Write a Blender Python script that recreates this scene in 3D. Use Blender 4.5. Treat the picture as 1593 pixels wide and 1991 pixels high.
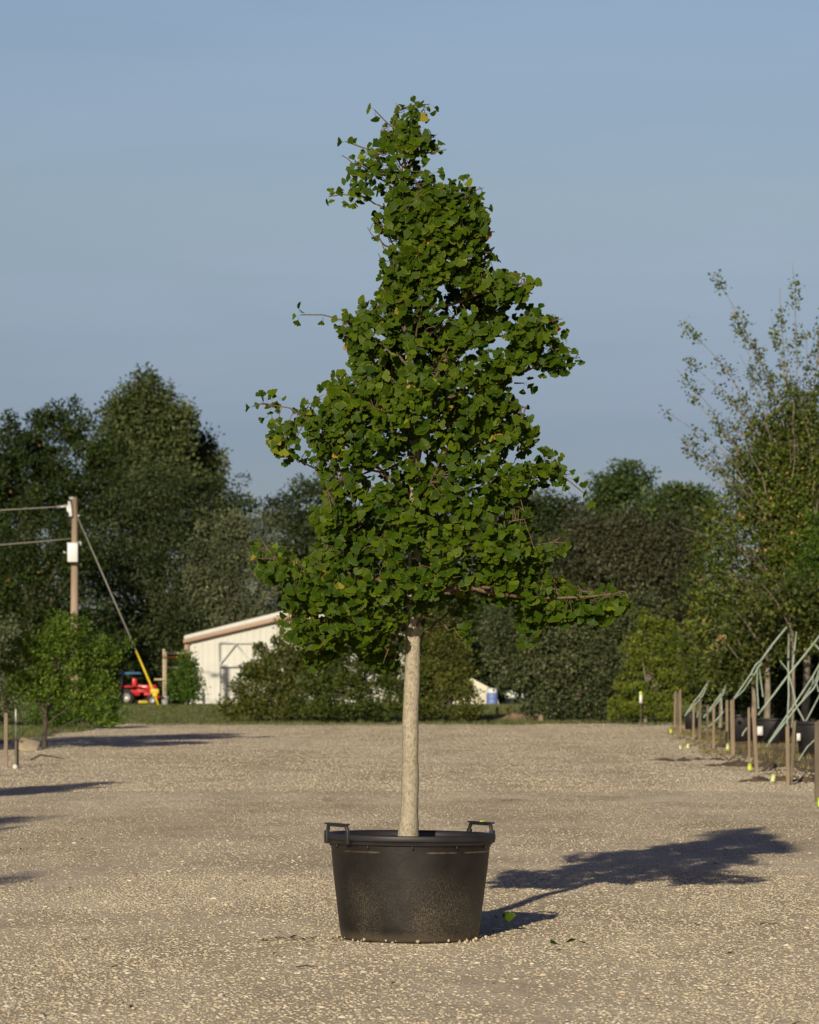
import bpy, math, random
import numpy as np
from mathutils import Vector, Matrix
from mathutils.geometry import tessellate_polygon
random.seed(7)
rng = np.random.default_rng(11)
R = math.radians
for o in list(bpy.data.objects): bpy.data.objects.remove(o)
S = bpy.context.scene
COL = S.collection

# ------------------------------------------------------------------ camera, sky, sun, exposure
FPX = 6250.0; CXP = 796.5; HY = 1380.0; CAMZ = 1.28; CAMD = 18.0     # focal length in px of the photo, horizon row, eye height, distance to the pot
cam = bpy.data.cameras.new('camera'); camo = bpy.data.objects.new('camera', cam); COL.objects.link(camo)
camo.location = (0, -CAMD, CAMZ); camo.rotation_euler = (R(90), 0, 0)
cam.sensor_fit = 'VERTICAL'; cam.sensor_height = 36.0; cam.sensor_width = 28.8
cam.lens = FPX / 1991.0 * 36.0
cam.shift_y = (HY - 995.5) / 1991.0
cam.clip_start = 0.5; cam.clip_end = 3000
cam.dof.use_dof = True; cam.dof.focus_distance = 17.9; cam.dof.aperture_fstop = 7.6
S.camera = camo
SUN_EL = 17.8
SUN_AZ = math.degrees(math.atan2(-0.25, -1.0)) % 360          # compass bearing of the sun, from +Y clockwise
w = bpy.data.worlds.new('World'); S.world = w; w.use_nodes = True
nt = w.node_tree; bg = nt.nodes['Background']
sky = nt.nodes.new('ShaderNodeTexSky'); sky.sky_type = 'NISHITA'; sky.sun_disc = False
sky.sun_elevation = R(SUN_EL); sky.sun_rotation = R(SUN_AZ)
sky.air_density = 1.0; sky.dust_density = 1.0; sky.ozone_density = 1.0
tcw = nt.nodes.new('ShaderNodeTexCoord'); spw = nt.nodes.new('ShaderNodeSeparateXYZ'); nt.links.new(tcw.outputs['Generated'], spw.inputs[0])
rw = nt.nodes.new('ShaderNodeValToRGB'); ew = rw.color_ramp.elements
SKYR = [(0, (.58, .60, .84)), (.086, (.61, .63, .85)), (.155, (1.0, .93, .965)), (.222, (1.15, 1.10, 1.15)), (.27, (.50, .53, .80)), (.45, (.22, .26, .56)), (1, (.20, .24, .52))]
while len(ew) < len(SKYR): ew.new(.5)
for i, (p_, c_) in enumerate(SKYR): ew[i].position = p_; ew[i].color = (*c_, 1)
mw = nt.nodes.new('ShaderNodeMix'); mw.data_type = 'RGBA'; mw.blend_type = 'MULTIPLY'; mw.inputs[0].default_value = 1
nt.links.new(spw.outputs[2], rw.inputs[0]); nt.links.new(sky.outputs[0], mw.inputs[6]); nt.links.new(rw.outputs[0], mw.inputs[7])
mpw = nt.nodes.new('ShaderNodeMapping'); mpw.inputs['Scale'].default_value = (5, 5, 34); mpw.inputs['Rotation'].default_value = (0, R(2), 0); nt.links.new(tcw.outputs['Generated'], mpw.inputs[0])
nw = nt.nodes.new('ShaderNodeTexNoise'); nw.inputs['Scale'].default_value = 1.0; nw.inputs['Detail'].default_value = 4; nw.inputs['Roughness'].default_value = .55; nt.links.new(mpw.outputs[0], nw.inputs['Vector'])
crw = nt.nodes.new('ShaderNodeValToRGB'); crw.color_ramp.elements[0].position = .45; crw.color_ramp.elements[0].color = (1, 1, 1, 1); crw.color_ramp.elements[1].position = .72; crw.color_ramp.elements[1].color = (1.09, 1.045, 1.06, 1); nt.links.new(nw.outputs['Fac'], crw.inputs[0])
m2w = nt.nodes.new('ShaderNodeMix'); m2w.data_type = 'RGBA'; m2w.blend_type = 'MULTIPLY'; m2w.inputs[0].default_value = 1; nt.links.new(mw.outputs[2], m2w.inputs[6]); nt.links.new(crw.outputs[0], m2w.inputs[7])
nt.links.new(m2w.outputs[2], bg.inputs[0]); bg.inputs[1].default_value = 0.0785
sd = bpy.data.lights.new('sun', 'SUN'); sd.energy = 5.0; sd.angle = R(0.55); sd.color = (1.0, 0.88, 0.69)
so = bpy.data.objects.new('sun', sd); COL.objects.link(so)
ldir = Vector((0.25, 1.0, -math.tan(R(SUN_EL)) * math.hypot(0.25, 1.0))).normalized()
so.rotation_euler = ldir.to_track_quat('-Z', 'Y').to_euler(); so.location = (-10, -40, 30)
S.view_settings.view_transform = 'Standard'; S.view_settings.look = 'None'
S.view_settings.exposure = -0.06; S.view_settings.gamma = 1.0
S.render.engine = 'CYCLES'

# ------------------------------------------------------------------ helpers
def P(px, py, D):            # a point of the place from its photo pixel and its distance
    return np.array([(px - CXP) * D / FPX, D - CAMD, CAMZ + (HY - py) * D / FPX])
def zg(x, y):                # the lie of the land
    x = np.asarray(x, float); D = np.asarray(y, float) + CAMD
    t = D - 18.0
    z = 0.0094 * np.where(t > 12, t, 2.0 * np.log1p(np.exp(np.clip(t, -60, 12) / 2.0)))
    z = z - 0.0094 * np.log1p(1) * 2.0
    z = z + np.where(D > 98, 0.0112 * (np.minimum(D, 132) - 98), 0) - np.where(D > 132, 0.0094 * (D - 132), 0) + np.where(D > 132, 0.0012 * (D - 132), 0)
    z = z + 0.006 * np.sin(x * 2.1 + y * 0.9) * np.sin(y * 1.3 - x * 0.5) + 0.004 * np.sin(x * 4.3 + 1) * np.sin(y * 3.1)
    return z
def zg1(x, y): return float(zg(x, y))
def Dof(py):                 # distance at which the ground shows at a photo row
    D = 12.0
    for _ in range(4000):
        z = zg1(0, D - CAMD)
        if HY + (CAMZ - z) / D * FPX <= py: return D
        D += 0.05
    return D
def G(px, py):               # point on the ground under a photo pixel
    D = Dof(py); p = P(px, py, D); p[2] = zg1(p[0], p[1]); return p, D

def link(o, parent=None):
    COL.objects.link(o)
    if parent is not None: o.parent = parent
    return o
def tag(o, label=None, cat=None, group=None, kind=None):
    if label: o['label'] = label
    if cat: o['category'] = cat
    if group: o['group'] = group
    if kind: o['kind'] = kind
    return o
def empty(name, loc=(0, 0, 0), rz=0):
    o = bpy.data.objects.new(name, None); COL.objects.link(o); o.location = [float(v) for v in loc]; o.rotation_euler = (0, 0, rz)
    o.empty_display_size = 0.2
    return o

class MB:
    """collects uniform face batches and links them as ONE mesh object; attrs are per-vertex floats"""
    def __init__(s): s.V = []; s.F = []; s.A = []; s.n = 0
    def add(s, V, F, a=None):
        V = np.asarray(V, float).reshape(-1, 3); F = np.asarray(F, int)
        s.V.append(V); s.F.append(F + s.n); s.n += len(V)
        if a is None: a = np.zeros((len(V), 2))
        a = np.asarray(a, float)
        if a.ndim == 1: a = np.stack([a, np.zeros(len(a))], 1)
        s.A.append(a)
        return s
    def box(s, c, d, rot=None, taper=1.0):
        c = np.asarray(c, float); hx, hy, hz = d[0] / 2, d[1] / 2, d[2] / 2
        v = np.array([[sx * hx * (taper if sz > 0 else 1), sy * hy * (taper if sz > 0 else 1), sz * hz] for sz in (-1, 1) for sx, sy in ((-1, -1), (1, -1), (1, 1), (-1, 1))])
        if rot is not None: v = v @ np.array(rot).T
        return s.add(v + c, [[0, 3, 2, 1], [4, 5, 6, 7], [0, 1, 5, 4], [1, 2, 6, 5], [2, 3, 7, 6], [3, 0, 4, 7]])
    def tube(s, pts, rad, n=8, cap=True, a=None):
        pts = np.asarray(pts, float); m = len(pts)
        rad = np.full(m, rad) if np.isscalar(rad) else np.asarray(rad, float)
        T = np.gradient(pts, axis=0); T /= np.linalg.norm(T, axis=1)[:, None] + 1e-12
        ref = np.array([0, 0, 1.0]) if abs(T[0][2]) < .8 else np.array([0, 1.0, 0])
        V = []; u = np.cross(T[0], ref); u /= np.linalg.norm(u)
        for i in range(m):
            u = u - T[i] * np.dot(u, T[i]); u /= np.linalg.norm(u) + 1e-12
            v = np.cross(T[i], u)
            for k in range(n):
                t = 2 * math.pi * k / n; V.append(pts[i] + rad[i] * (math.cos(t) * u + math.sin(t) * v))
        F = [[i * n + k, i * n + (k + 1) % n, (i + 1) * n + (k + 1) % n, (i + 1) * n + k] for i in range(m - 1) for k in range(n)]
        s.add(V, F, None if a is None else np.full(len(V), a))
        if cap:
            for i, rv in ((0, True), (m - 1, False)):
                ring = list(range(s.n - len(V) + i * n, s.n - len(V) + i * n + n))
                s.F.append(np.array([ring[::-1] if not rv else ring]))
        return s
    def lathe(s, prof, c=(0, 0, 0), n=48):
        V = [[r * math.cos(2 * math.pi * k / n), r * math.sin(2 * math.pi * k / n), z] for r, z in prof for k in range(n)]
        F = [[i * n + k, i * n + (k + 1) % n, (i + 1) * n + (k + 1) % n, (i + 1) * n + k] for i in range(len(prof) - 1) for k in range(n)]
        return s.add(np.array(V) + np.array(c), F)
    def arrays(s):
        V = np.concatenate(s.V); A = np.concatenate(s.A); return V, A
    def build(s, name, mat, parent=None, smooth=False, loc=None, bevel=0):
        V, A = s.arrays()
        if parent is not None and loc is None: loc = parent.location
        off = np.array([0, 0, 0.]) if loc is None else np.array(loc, float)
        me = bpy.data.meshes.new(name)
        tot = [f.shape[1] for f in s.F for _ in range(len(f))]
        lv = np.concatenate([f.ravel() for f in s.F])
        tot = np.array(tot); st = np.concatenate([[0], np.cumsum(tot)[:-1]])
        me.vertices.add(len(V)); me.vertices.foreach_set('co', (V - off).ravel().astype(np.float32))
        me.loops.add(len(lv)); me.loops.foreach_set('vertex_index', lv.astype(np.int32))
        me.polygons.add(len(tot)); me.polygons.foreach_set('loop_start', st.astype(np.int32))
        try: me.polygons.foreach_set('loop_total', tot.astype(np.int32))
        except Exception: pass
        for i, an in enumerate(('rnd', 'edge')):
            at = me.attributes.new(an, 'FLOAT', 'POINT'); at.data.foreach_set('value', A[:, i].astype(np.float32))
        me.update(calc_edges=True)
        if smooth: me.polygons.foreach_set('use_smooth', np.ones(len(tot), bool))
        me.materials.append(mat)
        o = bpy.data.objects.new(name, me)
        if parent is None and loc is not None: o.location = [float(v) for v in loc]
        link(o, parent)
        if bevel:
            b = o.modifiers.new('bevel', 'BEVEL'); b.width = bevel; b.segments = 2; b.limit_method = 'ANGLE'
        return o

def bez(p0, p1, bend, n=7):
    p0 = np.asarray(p0, float); p1 = np.asarray(p1, float); t = np.linspace(0, 1, n)[:, None]
    return p0 * (1 - t) + p1 * t + np.asarray(bend, float) * (4 * t * (1 - t))
def rot_z(a):
    c, s_ = math.cos(a), math.sin(a); return np.array([[c, -s_, 0], [s_, c, 0], [0, 0, 1]])
def rand_rots(n):
    q = rng.normal(size=(n, 4)); q /= np.linalg.norm(q, axis=1)[:, None]
    a, b, c, d = q.T
    return np.stack([np.stack([1 - 2 * (c * c + d * d), 2 * (b * c - a * d), 2 * (b * d + a * c)], 1),
                     np.stack([2 * (b * c + a * d), 1 - 2 * (b * b + d * d), 2 * (c * d - a * b)], 1),
                     np.stack([2 * (b * d - a * c), 2 * (c * d + a * b), 1 - 2 * (b * b + c * c)], 1)], 1)
def small_rots(n):
    a = rng.normal(size=n) * .25; b = rng.normal(size=n) * .25; o = 0 * a
    X = np.stack([np.stack([1 + o, o, o], 1), np.stack([o, np.cos(a), -np.sin(a)], 1), np.stack([o, np.sin(a), np.cos(a)], 1)], 1)
    Y = np.stack([np.stack([np.cos(b), o, np.sin(b)], 1), np.stack([o, 1 + o, o], 1), np.stack([-np.sin(b), o, np.cos(b)], 1)], 1)
    return np.einsum('nij,njk->nik', X, Y)
def frames(dirs, norms):     # columns: x, y=dir, z~norm
    y = dirs / (np.linalg.norm(dirs, axis=1)[:, None] + 1e-9)
    x = np.cross(y, norms); x /= np.linalg.norm(x, axis=1)[:, None] + 1e-9
    z = np.cross(x, y); return np.stack([x, y, z], 2)
def scatter(mb, TV, TF, Rm, T, sc, rnd, edge=None):
    n = len(T); TV = np.asarray(TV, float); TF = np.asarray(TF, int)
    sc = np.asarray(sc, float); sc = sc[:, None, None] if sc.ndim == 1 else sc[:, None, :]
    V = np.einsum('nij,nkj->nki', Rm, TV[None] * sc) + T[:, None, :]
    F = TF[None] + (np.arange(n) * len(TV))[:, None, None]
    a = np.stack([np.repeat(rnd, len(TV)), np.tile(np.zeros(len(TV)) if edge is None else edge, n)], 1)
    mb.add(V.reshape(-1, 3), F.reshape(-1, TF.shape[1]), a)

# ------------------------------------------------------------------ materials
def mat(name):
    m = bpy.data.materials.new(name); m.use_nodes = True; t = m.node_tree
    return m, t, t.nodes['Principled BSDF'], t.nodes.new, t.links.new
def ramp(N, stops, interp='LINEAR'):
    r = N('ShaderNodeValToRGB'); e = r.color_ramp.elements; r.color_ramp.interpolation = interp
    while len(e) < len(stops): e.new(0.5)
    for i, (p, c) in enumerate(stops): e[i].position = p; e[i].color = (*c, 1)
    return r
def coords(N, L, obj=False, scale=(1, 1, 1)):
    tc = N('ShaderNodeTexCoord'); mp = N('ShaderNodeMapping'); mp.inputs['Scale'].default_value = scale
    L(tc.outputs['Object'], mp.inputs[0]); return mp.outputs[0]
def noise(N, L, co, sc, det=4, rough=.6):
    n = N('ShaderNodeTexNoise'); n.inputs['Scale'].default_value = sc; n.inputs['Detail'].default_value = det; n.inputs['Roughness'].default_value = rough
    L(co, n.inputs['Vector']); return n.outputs['Fac']
def mixc(N, L, fac, a, b, mode='MIX'):
    m = N('ShaderNodeMix'); m.data_type = 'RGBA'; m.blend_type = mode
    for sck, v in ((m.inputs[0], fac), (m.inputs[6], a), (m.inputs[7], b)):
        if hasattr(v, 'links') or hasattr(v, 'is_linked'): L(v, sck)
        else: sck.default_value = v if not isinstance(v, tuple) else (*v, 1)
    return m.outputs[2]
def plain(name, col, rough=.6, metal=0, var=.18, sc=6, bump=.0, bsc=30, sz=(1, 1, 1)):
    m, t, b, N, L = mat(name)
    co = coords(N, L, scale=sz); f = noise(N, L, co, sc, 5)
    lo = tuple(c * (1 - var) for c in col); hi = tuple(min(1, c * (1 + var)) for c in col)
    r = ramp(N, [(.3, lo), (.7, hi)]); L(f, r.inputs[0]); L(r.outputs[0], b.inputs['Base Color'])
    b.inputs['Roughness'].default_value = rough; b.inputs['Metallic'].default_value = metal
    if bump:
        bp = N('ShaderNodeBump'); bp.inputs['Strength'].default_value = bump; bp.inputs['Distance'].default_value = .02
        L(noise(N, L, co, bsc, 4), bp.inputs['Height']); L(bp.outputs[0], b.inputs['Normal'])
    return m
def foliage(name, stops, trans=.25, rough=.55, patch=None, psc=.25, edgecol=None, spec=.3):
    m, t, b, N, L = mat(name)
    at = N('ShaderNodeAttribute'); at.attribute_name = 'rnd'
    r = ramp(N, stops); L(at.outputs['Fac'], r.inputs[0]); c = r.outputs[0]
    if patch:
        pr = ramp(N, [(.42, (0, 0, 0)), (.6, (1, 1, 1))]); L(noise(N, L, coords(N, L), psc, 2), pr.inputs[0])
        c = mixc(N, L, pr.outputs[0], c, mixc(N, L, 1.0, c, patch, 'MULTIPLY'))
    if edgecol:
        ae = N('ShaderNodeAttribute'); ae.attribute_name = 'edge'
        wv = N('ShaderNodeMath'); wv.operation = 'MULTIPLY_ADD'; L(noise(N, L, coords(N, L), 22, 3), wv.inputs[0]); wv.inputs[1].default_value = .32; L(ae.outputs['Fac'], wv.inputs[2])
        er = ramp(N, [(1.0 - .0, (0, 0, 0)), (1.0, (0, 0, 0))])
        mr = N('ShaderNodeMapRange'); mr.inputs[1].default_value = 1.09; mr.inputs[2].default_value = 1.22; L(wv.outputs[0], mr.inputs[0])
        c = mixc(N, L, mr.outputs[0], c, edgecol)
    L(c, b.inputs['Base Color']); b.inputs['Roughness'].default_value = rough
    b.inputs['Specular IOR Level'].default_value = spec
    tr = N('ShaderNodeBsdfTranslucent'); L(mixc(N, L, 1.0, c, (1.1, 1.25, .45), 'MULTIPLY'), tr.inputs[0])
    mx = N('ShaderNodeMixShader'); mx.inputs[0].default_value = trans
    L(b.outputs[0], mx.inputs[1]); L(tr.outputs[0], mx.inputs[2]); L(mx.outputs[0], t.nodes['Material Output'].inputs[0])
    return m
def bark(name, c1, c2, sz=(1, 1, .35), sc=40, bump=.5, dist=.004, blotch=None):
    m, t, b, N, L = mat(name); co = coords(N, L, scale=sz)
    r = ramp(N, [(.36, c1), (.56, c2)]); f = noise(N, L, co, sc, 7, .72); L(f, r.inputs[0]); c = r.outputs[0]
    if blotch:
        rr = ramp(N, [(.52, (0, 0, 0)), (.62, (1, 1, 1))]); L(noise(N, L, co, 24, 5, .7), rr.inputs[0])
        c = mixc(N, L, rr.outputs[0], c, mixc(N, L, 1.0, c, blotch, 'MULTIPLY'))
    L(c, b.inputs['Base Color']); b.inputs['Roughness'].default_value = .9; b.inputs['Specular IOR Level'].default_value = .15
    bp = N('ShaderNodeBump'); bp.inputs['Strength'].default_value = bump; bp.inputs['Distance'].default_value = dist; L(f, bp.inputs['Height']); L(bp.outputs[0], b.inputs['Normal'])
    return m

M = {}
# gravel
def make_gravel():
    m, t, b, N, L = mat('gravel'); co = coords(N, L)
    vo = N('ShaderNodeTexVoronoi'); vo.inputs['Scale'].default_value = 34; L(co, vo.inputs['Vector'])
    vb = N('ShaderNodeTexVoronoi'); vb.inputs['Scale'].default_value = 11; L(co, vb.inputs['Vector'])
    sep = N('ShaderNodeSeparateColor'); L(vo.outputs['Color'], sep.inputs[0])
    r = ramp(N, [(0, (.54, .465, .33)), (.3, (.67, .585, .425)), (.7, (.71, .625, .46)), (.92, (.71, .64, .49)), (1, (.74, .69, .58))]); L(sep.outputs[0], r.inputs[0])
    c = r.outputs[0]
    pr = ramp(N, [(.38, (.80, .77, .72)), (.62, (1.08, 1.06, 1.02))]); L(noise(N, L, coords(N, L, scale=(1, .55, 1)), 1.1, 6, .62), pr.inputs[0])
    c = mixc(N, L, 1.0, c, pr.outputs[0], 'MULTIPLY')
    pr2 = ramp(N, [(.40, (.87, .85, .80)), (.6, (1.04, 1.03, 1.02))]); L(noise(N, L, coords(N, L, scale=(.35, .12, 1)), 1.0, 4, .6), pr2.inputs[0])
    c = mixc(N, L, 1.0, c, pr2.outputs[0], 'MULTIPLY')
    L(c, b.inputs['Base Color']); b.inputs['Roughness'].default_value = .95; b.inputs['Specular IOR Level'].default_value = .1
    h = N('ShaderNodeMath'); h.operation = 'MULTIPLY_ADD'; L(vo.outputs['Distance'], h.inputs[0]); h.inputs[1].default_value = -.55
    h2 = N('ShaderNodeMath'); h2.operation = 'MULTIPLY_ADD'; L(noise(N, L, co, 60, 5, .7), h2.inputs[0]); h2.inputs[1].default_value = .7
    h3 = N('ShaderNodeMath'); h3.operation = 'MULTIPLY'; L(vb.outputs['Distance'], h3.inputs[0]); h3.inputs[1].default_value = -.8; L(h3.outputs[0], h2.inputs[2])
    L(h2.outputs[0], h.inputs[2])
    bp = N('ShaderNodeBump'); bp.inputs['Strength'].default_value = .7; bp.inputs['Distance'].default_value = .010; L(h.outputs[0], bp.inputs['Height']); L(bp.outputs[0], b.inputs['Normal'])
    return m
M['gravel'] = make_gravel()
def make_pebble():
    m, t, b, N, L = mat('pebble_stone')
    at = N('ShaderNodeAttribute'); at.attribute_name = 'rnd'
    r = ramp(N, [(0, (.20, .17, .13)), (.05, (.37, .32, .23)), (.5, (.475, .415, .305)), (.8, (.53, .47, .355)), (.95, (.57, .52, .42)), (1, (.66, .62, .54))]); L(at.outputs['Fac'], r.inputs[0])
    c = mixc(N, L, 1.0, r.outputs[0], ramp_out(N, L), 'MULTIPLY')
    L(c, b.inputs['Base Color']); b.inputs['Roughness'].default_value = .9; b.inputs['Specular IOR Level'].default_value = .15
    return m
def ramp_out(N, L):
    r = ramp(N, [(.35, (.85, .84, .82)), (.65, (1.1, 1.08, 1.05))]); L(noise(N, L, coords(N, L), 90, 3), r.inputs[0]); return r.outputs[0]
M['pebble'] = make_pebble()
def make_land():
    m, t, b, N, L = mat('grass_land'); co = coords(N, L)
    r = ramp(N, [(.3, (.09, .105, .04)), (.55, (.14, .155, .06)), (.75, (.20, .19, .08))]); L(noise(N, L, co, 1.4, 8, .75), r.inputs[0])
    c = mixc(N, L, .5, r.outputs[0], r.outputs[0])
    L(c, b.inputs['Base Color']); b.inputs['Roughness'].default_value = .95; b.inputs['Specular IOR Level'].default_value = .1
    bp = N('ShaderNodeBump'); bp.inputs['Strength'].default_value = 1; bp.inputs['Distance'].default_value = .05; L(noise(N, L, co, 9, 6, .8), bp.inputs['Height']); L(bp.outputs[0], b.inputs['Normal'])
    return m
M['land'] = make_land()
def make_bed():
    m, t, b, N, L = mat('bed_soil'); co = coords(N, L, scale=(1, .5, 1))
    r = ramp(N, [(.28, (.10, .072, .04)), (.45, (.22, .17, .10)), (.6, (.33, .26, .165)), (.78, (.42, .34, .22))]); L(noise(N, L, co, 1.6, 9, .75), r.inputs[0])
    L(r.outputs[0], b.inputs['Base Color']); b.inputs['Roughness'].default_value = .95; b.inputs['Specular IOR Level'].default_value = .1
    bp = N('ShaderNodeBump'); bp.inputs['Strength'].default_value = 1; bp.inputs['Distance'].default_value = .05; L(noise(N, L, co, 12, 6, .75), bp.inputs['Height']); L(bp.outputs[0], b.inputs['Normal'])
    return m
M['bed'] = make_bed()
M['mulch'] = plain('mulch', (.13, .09, .05), .95, var=.55, sc=9, bump=1, bsc=26)
M['straw'] = foliage('dry_grass', [(0, (.20, .16, .06)), (.6, (.30, .25, .10)), (1, (.16, .18, .05))], .2)
M['grass'] = foliage('green_grass', [(0, (.09, .115, .03)), (.6, (.15, .18, .06)), (1, (.24, .23, .10))], .2)
M['soil'] = plain('potting_soil', (.05, .033, .02), .95, var=.4, sc=20, bump=1, bsc=60)
M['wood'] = plain('weathered_wood', (.215, .165, .11), .85, var=.3, sc=9, bump=.3, bsc=40, sz=(1, 1, .15))
M['dwood'] = plain('dark_weathered_wood', (.13, .105, .07), .85, var=.35, sc=9, bump=.3, bsc=40, sz=(1, 1, .15))
M['pwood'] = plain('pole_wood', (.36, .27, .19), .85, var=.28, sc=5, bump=.3, bsc=40, sz=(1, 1, .1))
M['lwood'] = plain('sawn_lumber', (.42, .34, .22), .8, var=.2, sc=6)
M['white'] = plain('white_metal', (.62, .63, .60), .45, var=.06)
M['galv'] = plain('galvanised_metal', (.42, .42, .40), .4, .4, var=.1)
M['wire'] = plain('cable', (.25, .235, .20), .5, var=.1)
M['wall'] = plain('shed_wall_paint', (.52, .52, .46), .55, var=.06, sc=1.2)
M['trim'] = plain('shed_trim', (.40, .27, .19), .6, var=.08)
M['roof'] = plain('shed_roof', (.50, .49, .44), .5, var=.06)
M['yellow'] = plain('yellow_plastic', (.55, .42, .01), .5, var=.1)
M['lime'] = plain('lime_plastic', (.50, .60, .06), .5, var=.12)
M['limepale'] = plain('faded_lime_plastic', (.60, .66, .28), .5, var=.15)
M['red'] = plain('red_paint', (.48, .012, .018), .4, var=.12)
M['blue'] = plain('blue_canopy', (.04, .13, .25), .5, var=.15)
M['bluep'] = plain('blue_plastic', (.13, .19, .42), .5, var=.15)
M['rubber'] = plain('rubber', (.02, .02, .02), .85)
M['orange'] = plain('orange_paint', (.6, .25, .03), .5)
M['tyellow'] = plain('yellow_paint', (.45, .33, .02), .5)
M['strap'] = plain('pale_green_strap', (.30, .37, .29), .7, var=.2, sc=8)
M['blackpot'] = plain('black_plastic', (.019, .017, .019), .55, var=.4, sc=4)
M['label'] = plain('white_tag', (.72, .72, .68), .6, var=.04)
M['cloth'] = plain('cream_canvas', (.62, .60, .47), .8, var=.08)
M['steel'] = plain('dark_steel', (.06, .06, .055), .6, .3)
M['ginkgobark'] = bark('ginkgo_bark', (.21, .18, .125), (.43, .38, .28), sz=(1, 1, .55), sc=95, bump=1.0, dist=.006, blotch=(.80, .82, .74))
M['twig'] = bark('ginkgo_twig', (.07, .05, .03), (.16, .115, .07), sc=60, bump=.2)
M['bark'] = bark('grey_bark', (.10, .085, .06), (.26, .22, .165), sc=12, bump=.5, dist=.02)
M['dbark'] = bark('dark_bark', (.03, .026, .02), (.09, .075, .055), sc=12, bump=.5, dist=.02)
M['gleaf'] = foliage('ginkgo_leaf', [(0, (.014, .038, .002)), (.45, (.038, .074, .003)), (.78, (.086, .126, .004)), (.93, (.155, .185, .010)), (.965, (.24, .20, .03)), (.985, (.32, .17, .04)), (1, (.34, .19, .06))], .22, .48, edgecol=(.22, .21, .02), spec=.10)

def make_pot_mat():
    m, t, b, N, L = mat('dusty_black_plastic'); co = coords(N, L)
    tc = N('ShaderNodeTexCoord'); sp = N('ShaderNodeSeparateXYZ'); L(tc.outputs['Object'], sp.inputs[0])
    base = ramp(N, [(.3, (.006, .005, .0045)), (.7, (.017, .014, .012))]); L(noise(N, L, co, 7, 6, .7), base.inputs[0])
    # dirt splashed up the lower wall and dried: stronger low, broken up by noise and fine specks
    low = N('ShaderNodeMapRange'); low.inputs[1].default_value = .42; low.inputs[2].default_value = .05; L(sp.outputs[2], low.inputs[0])
    cl = ramp(N, [(.38, (0, 0, 0)), (.68, (1, 1, 1))]); L(noise(N, L, coords(N, L, scale=(1, 1, .8)), 3.2, 3, .5), cl.inputs[0])
    spk = ramp(N, [(.47, (0, 0, 0)), (.66, (1, 1, 1))]); L(noise(N, L, coords(N, L, scale=(1, 1, .6)), 170, 4, .75), spk.inputs[0])
    m1 = N('ShaderNodeMath'); m1.operation = 'MULTIPLY'; L(low.outputs[0], m1.inputs[0]); L(cl.outputs[0], m1.inputs[1])
    m2 = N('ShaderNodeMath'); m2.operation = 'MULTIPLY'; L(m1.outputs[0], m2.inputs[0]); L(spk.outputs[0], m2.inputs[1])
    film = ramp(N, [(.45, (0, 0, 0)), (.75, (.30, .30, .30))]); L(noise(N, L, coords(N, L), 2.4, 5, .6), film.inputs[0])
    c = mixc(N, L, film.outputs[0], base.outputs[0], (.065, .060, .055))
    c = mixc(N, L, m2.outputs[0], c, (.235, .195, .125))
    foot = N('ShaderNodeMapRange'); foot.inputs[1].default_value = .06; foot.inputs[2].default_value = -.02; L(sp.outputs[2], foot.inputs[0])
    c = mixc(N, L, foot.outputs[0], c, (.10, .08, .055))
    # thin dried tide line below the rim
    d = N('ShaderNodeMath'); d.operation = 'SUBTRACT'; L(sp.outputs[2], d.inputs[0]); d.inputs[1].default_value = .497
    da = N('ShaderNodeMath'); da.operation = 'ABSOLUTE'; L(d.outputs[0], da.inputs[0])
    lr = N('ShaderNodeMapRange'); lr.inputs[1].default_value = .006; lr.inputs[2].default_value = .002; L(da.outputs[0], lr.inputs[0])
    ln = ramp(N, [(.45, (0, 0, 0)), (.6, (.75, .75, .75))]); L(noise(N, L, coords(N, L, scale=(1, 1, 0)), 3, 3), ln.inputs[0])
    m3 = N('ShaderNodeMath'); m3.operation = 'MULTIPLY'; L(lr.outputs[0], m3.inputs[0]); L(ln.outputs[0], m3.inputs[1])
    c = mixc(N, L, m3.outputs[0], c, (.22, .17, .10))
    # fine scratches
    sc = ramp(N, [(.66, (0, 0, 0)), (.72, (.35, .35, .35))]); L(noise(N, L, coords(N, L, scale=(6, 6, 1.2)), 14, 4, .8), sc.inputs[0])
    c = mixc(N, L, sc.outputs[0], c, (.15, .14, .12))
    L(c, b.inputs['Base Color']); b.inputs['Roughness'].default_value = .5; b.inputs['Specular IOR Level'].default_value = .35
    bp = N('ShaderNodeBump'); bp.inputs['Strength'].default_value = .25; bp.inputs['Distance'].default_value = .01; L(noise(N, L, co, 10, 4), bp.inputs['Height']); L(bp.outputs[0], b.inputs['Normal'])
    return m
M['pot'] = make_pot_mat()

# ------------------------------------------------------------------ the land
def grid(xs, ys, zoff=0.0, name='ground', m=None):
    X, Y = np.meshgrid(xs, ys); Z = zg(X, Y) + zoff
    nx, ny = len(xs), len(ys); V = np.stack([X, Y, Z], 2).reshape(-1, 3)
    i, j = np.meshgrid(np.arange(nx - 1), np.arange(ny - 1)); a = (j * nx + i).ravel()
    mb = MB(); mb.add(V, np.stack([a, a + 1, a + nx + 1, a + nx], 1)); return mb
xs = np.concatenate([np.linspace(-900, -60, 20), np.linspace(-50, 50, 201), np.linspace(60, 900, 20)])
ys = np.concatenate([np.linspace(-300, -30, 10), np.linspace(-25, 130, 311), np.linspace(140, 1400, 30)])
g = grid(xs, ys, -.012).build('ground', M['land'], smooth=True); tag(g, kind='structure')

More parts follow.
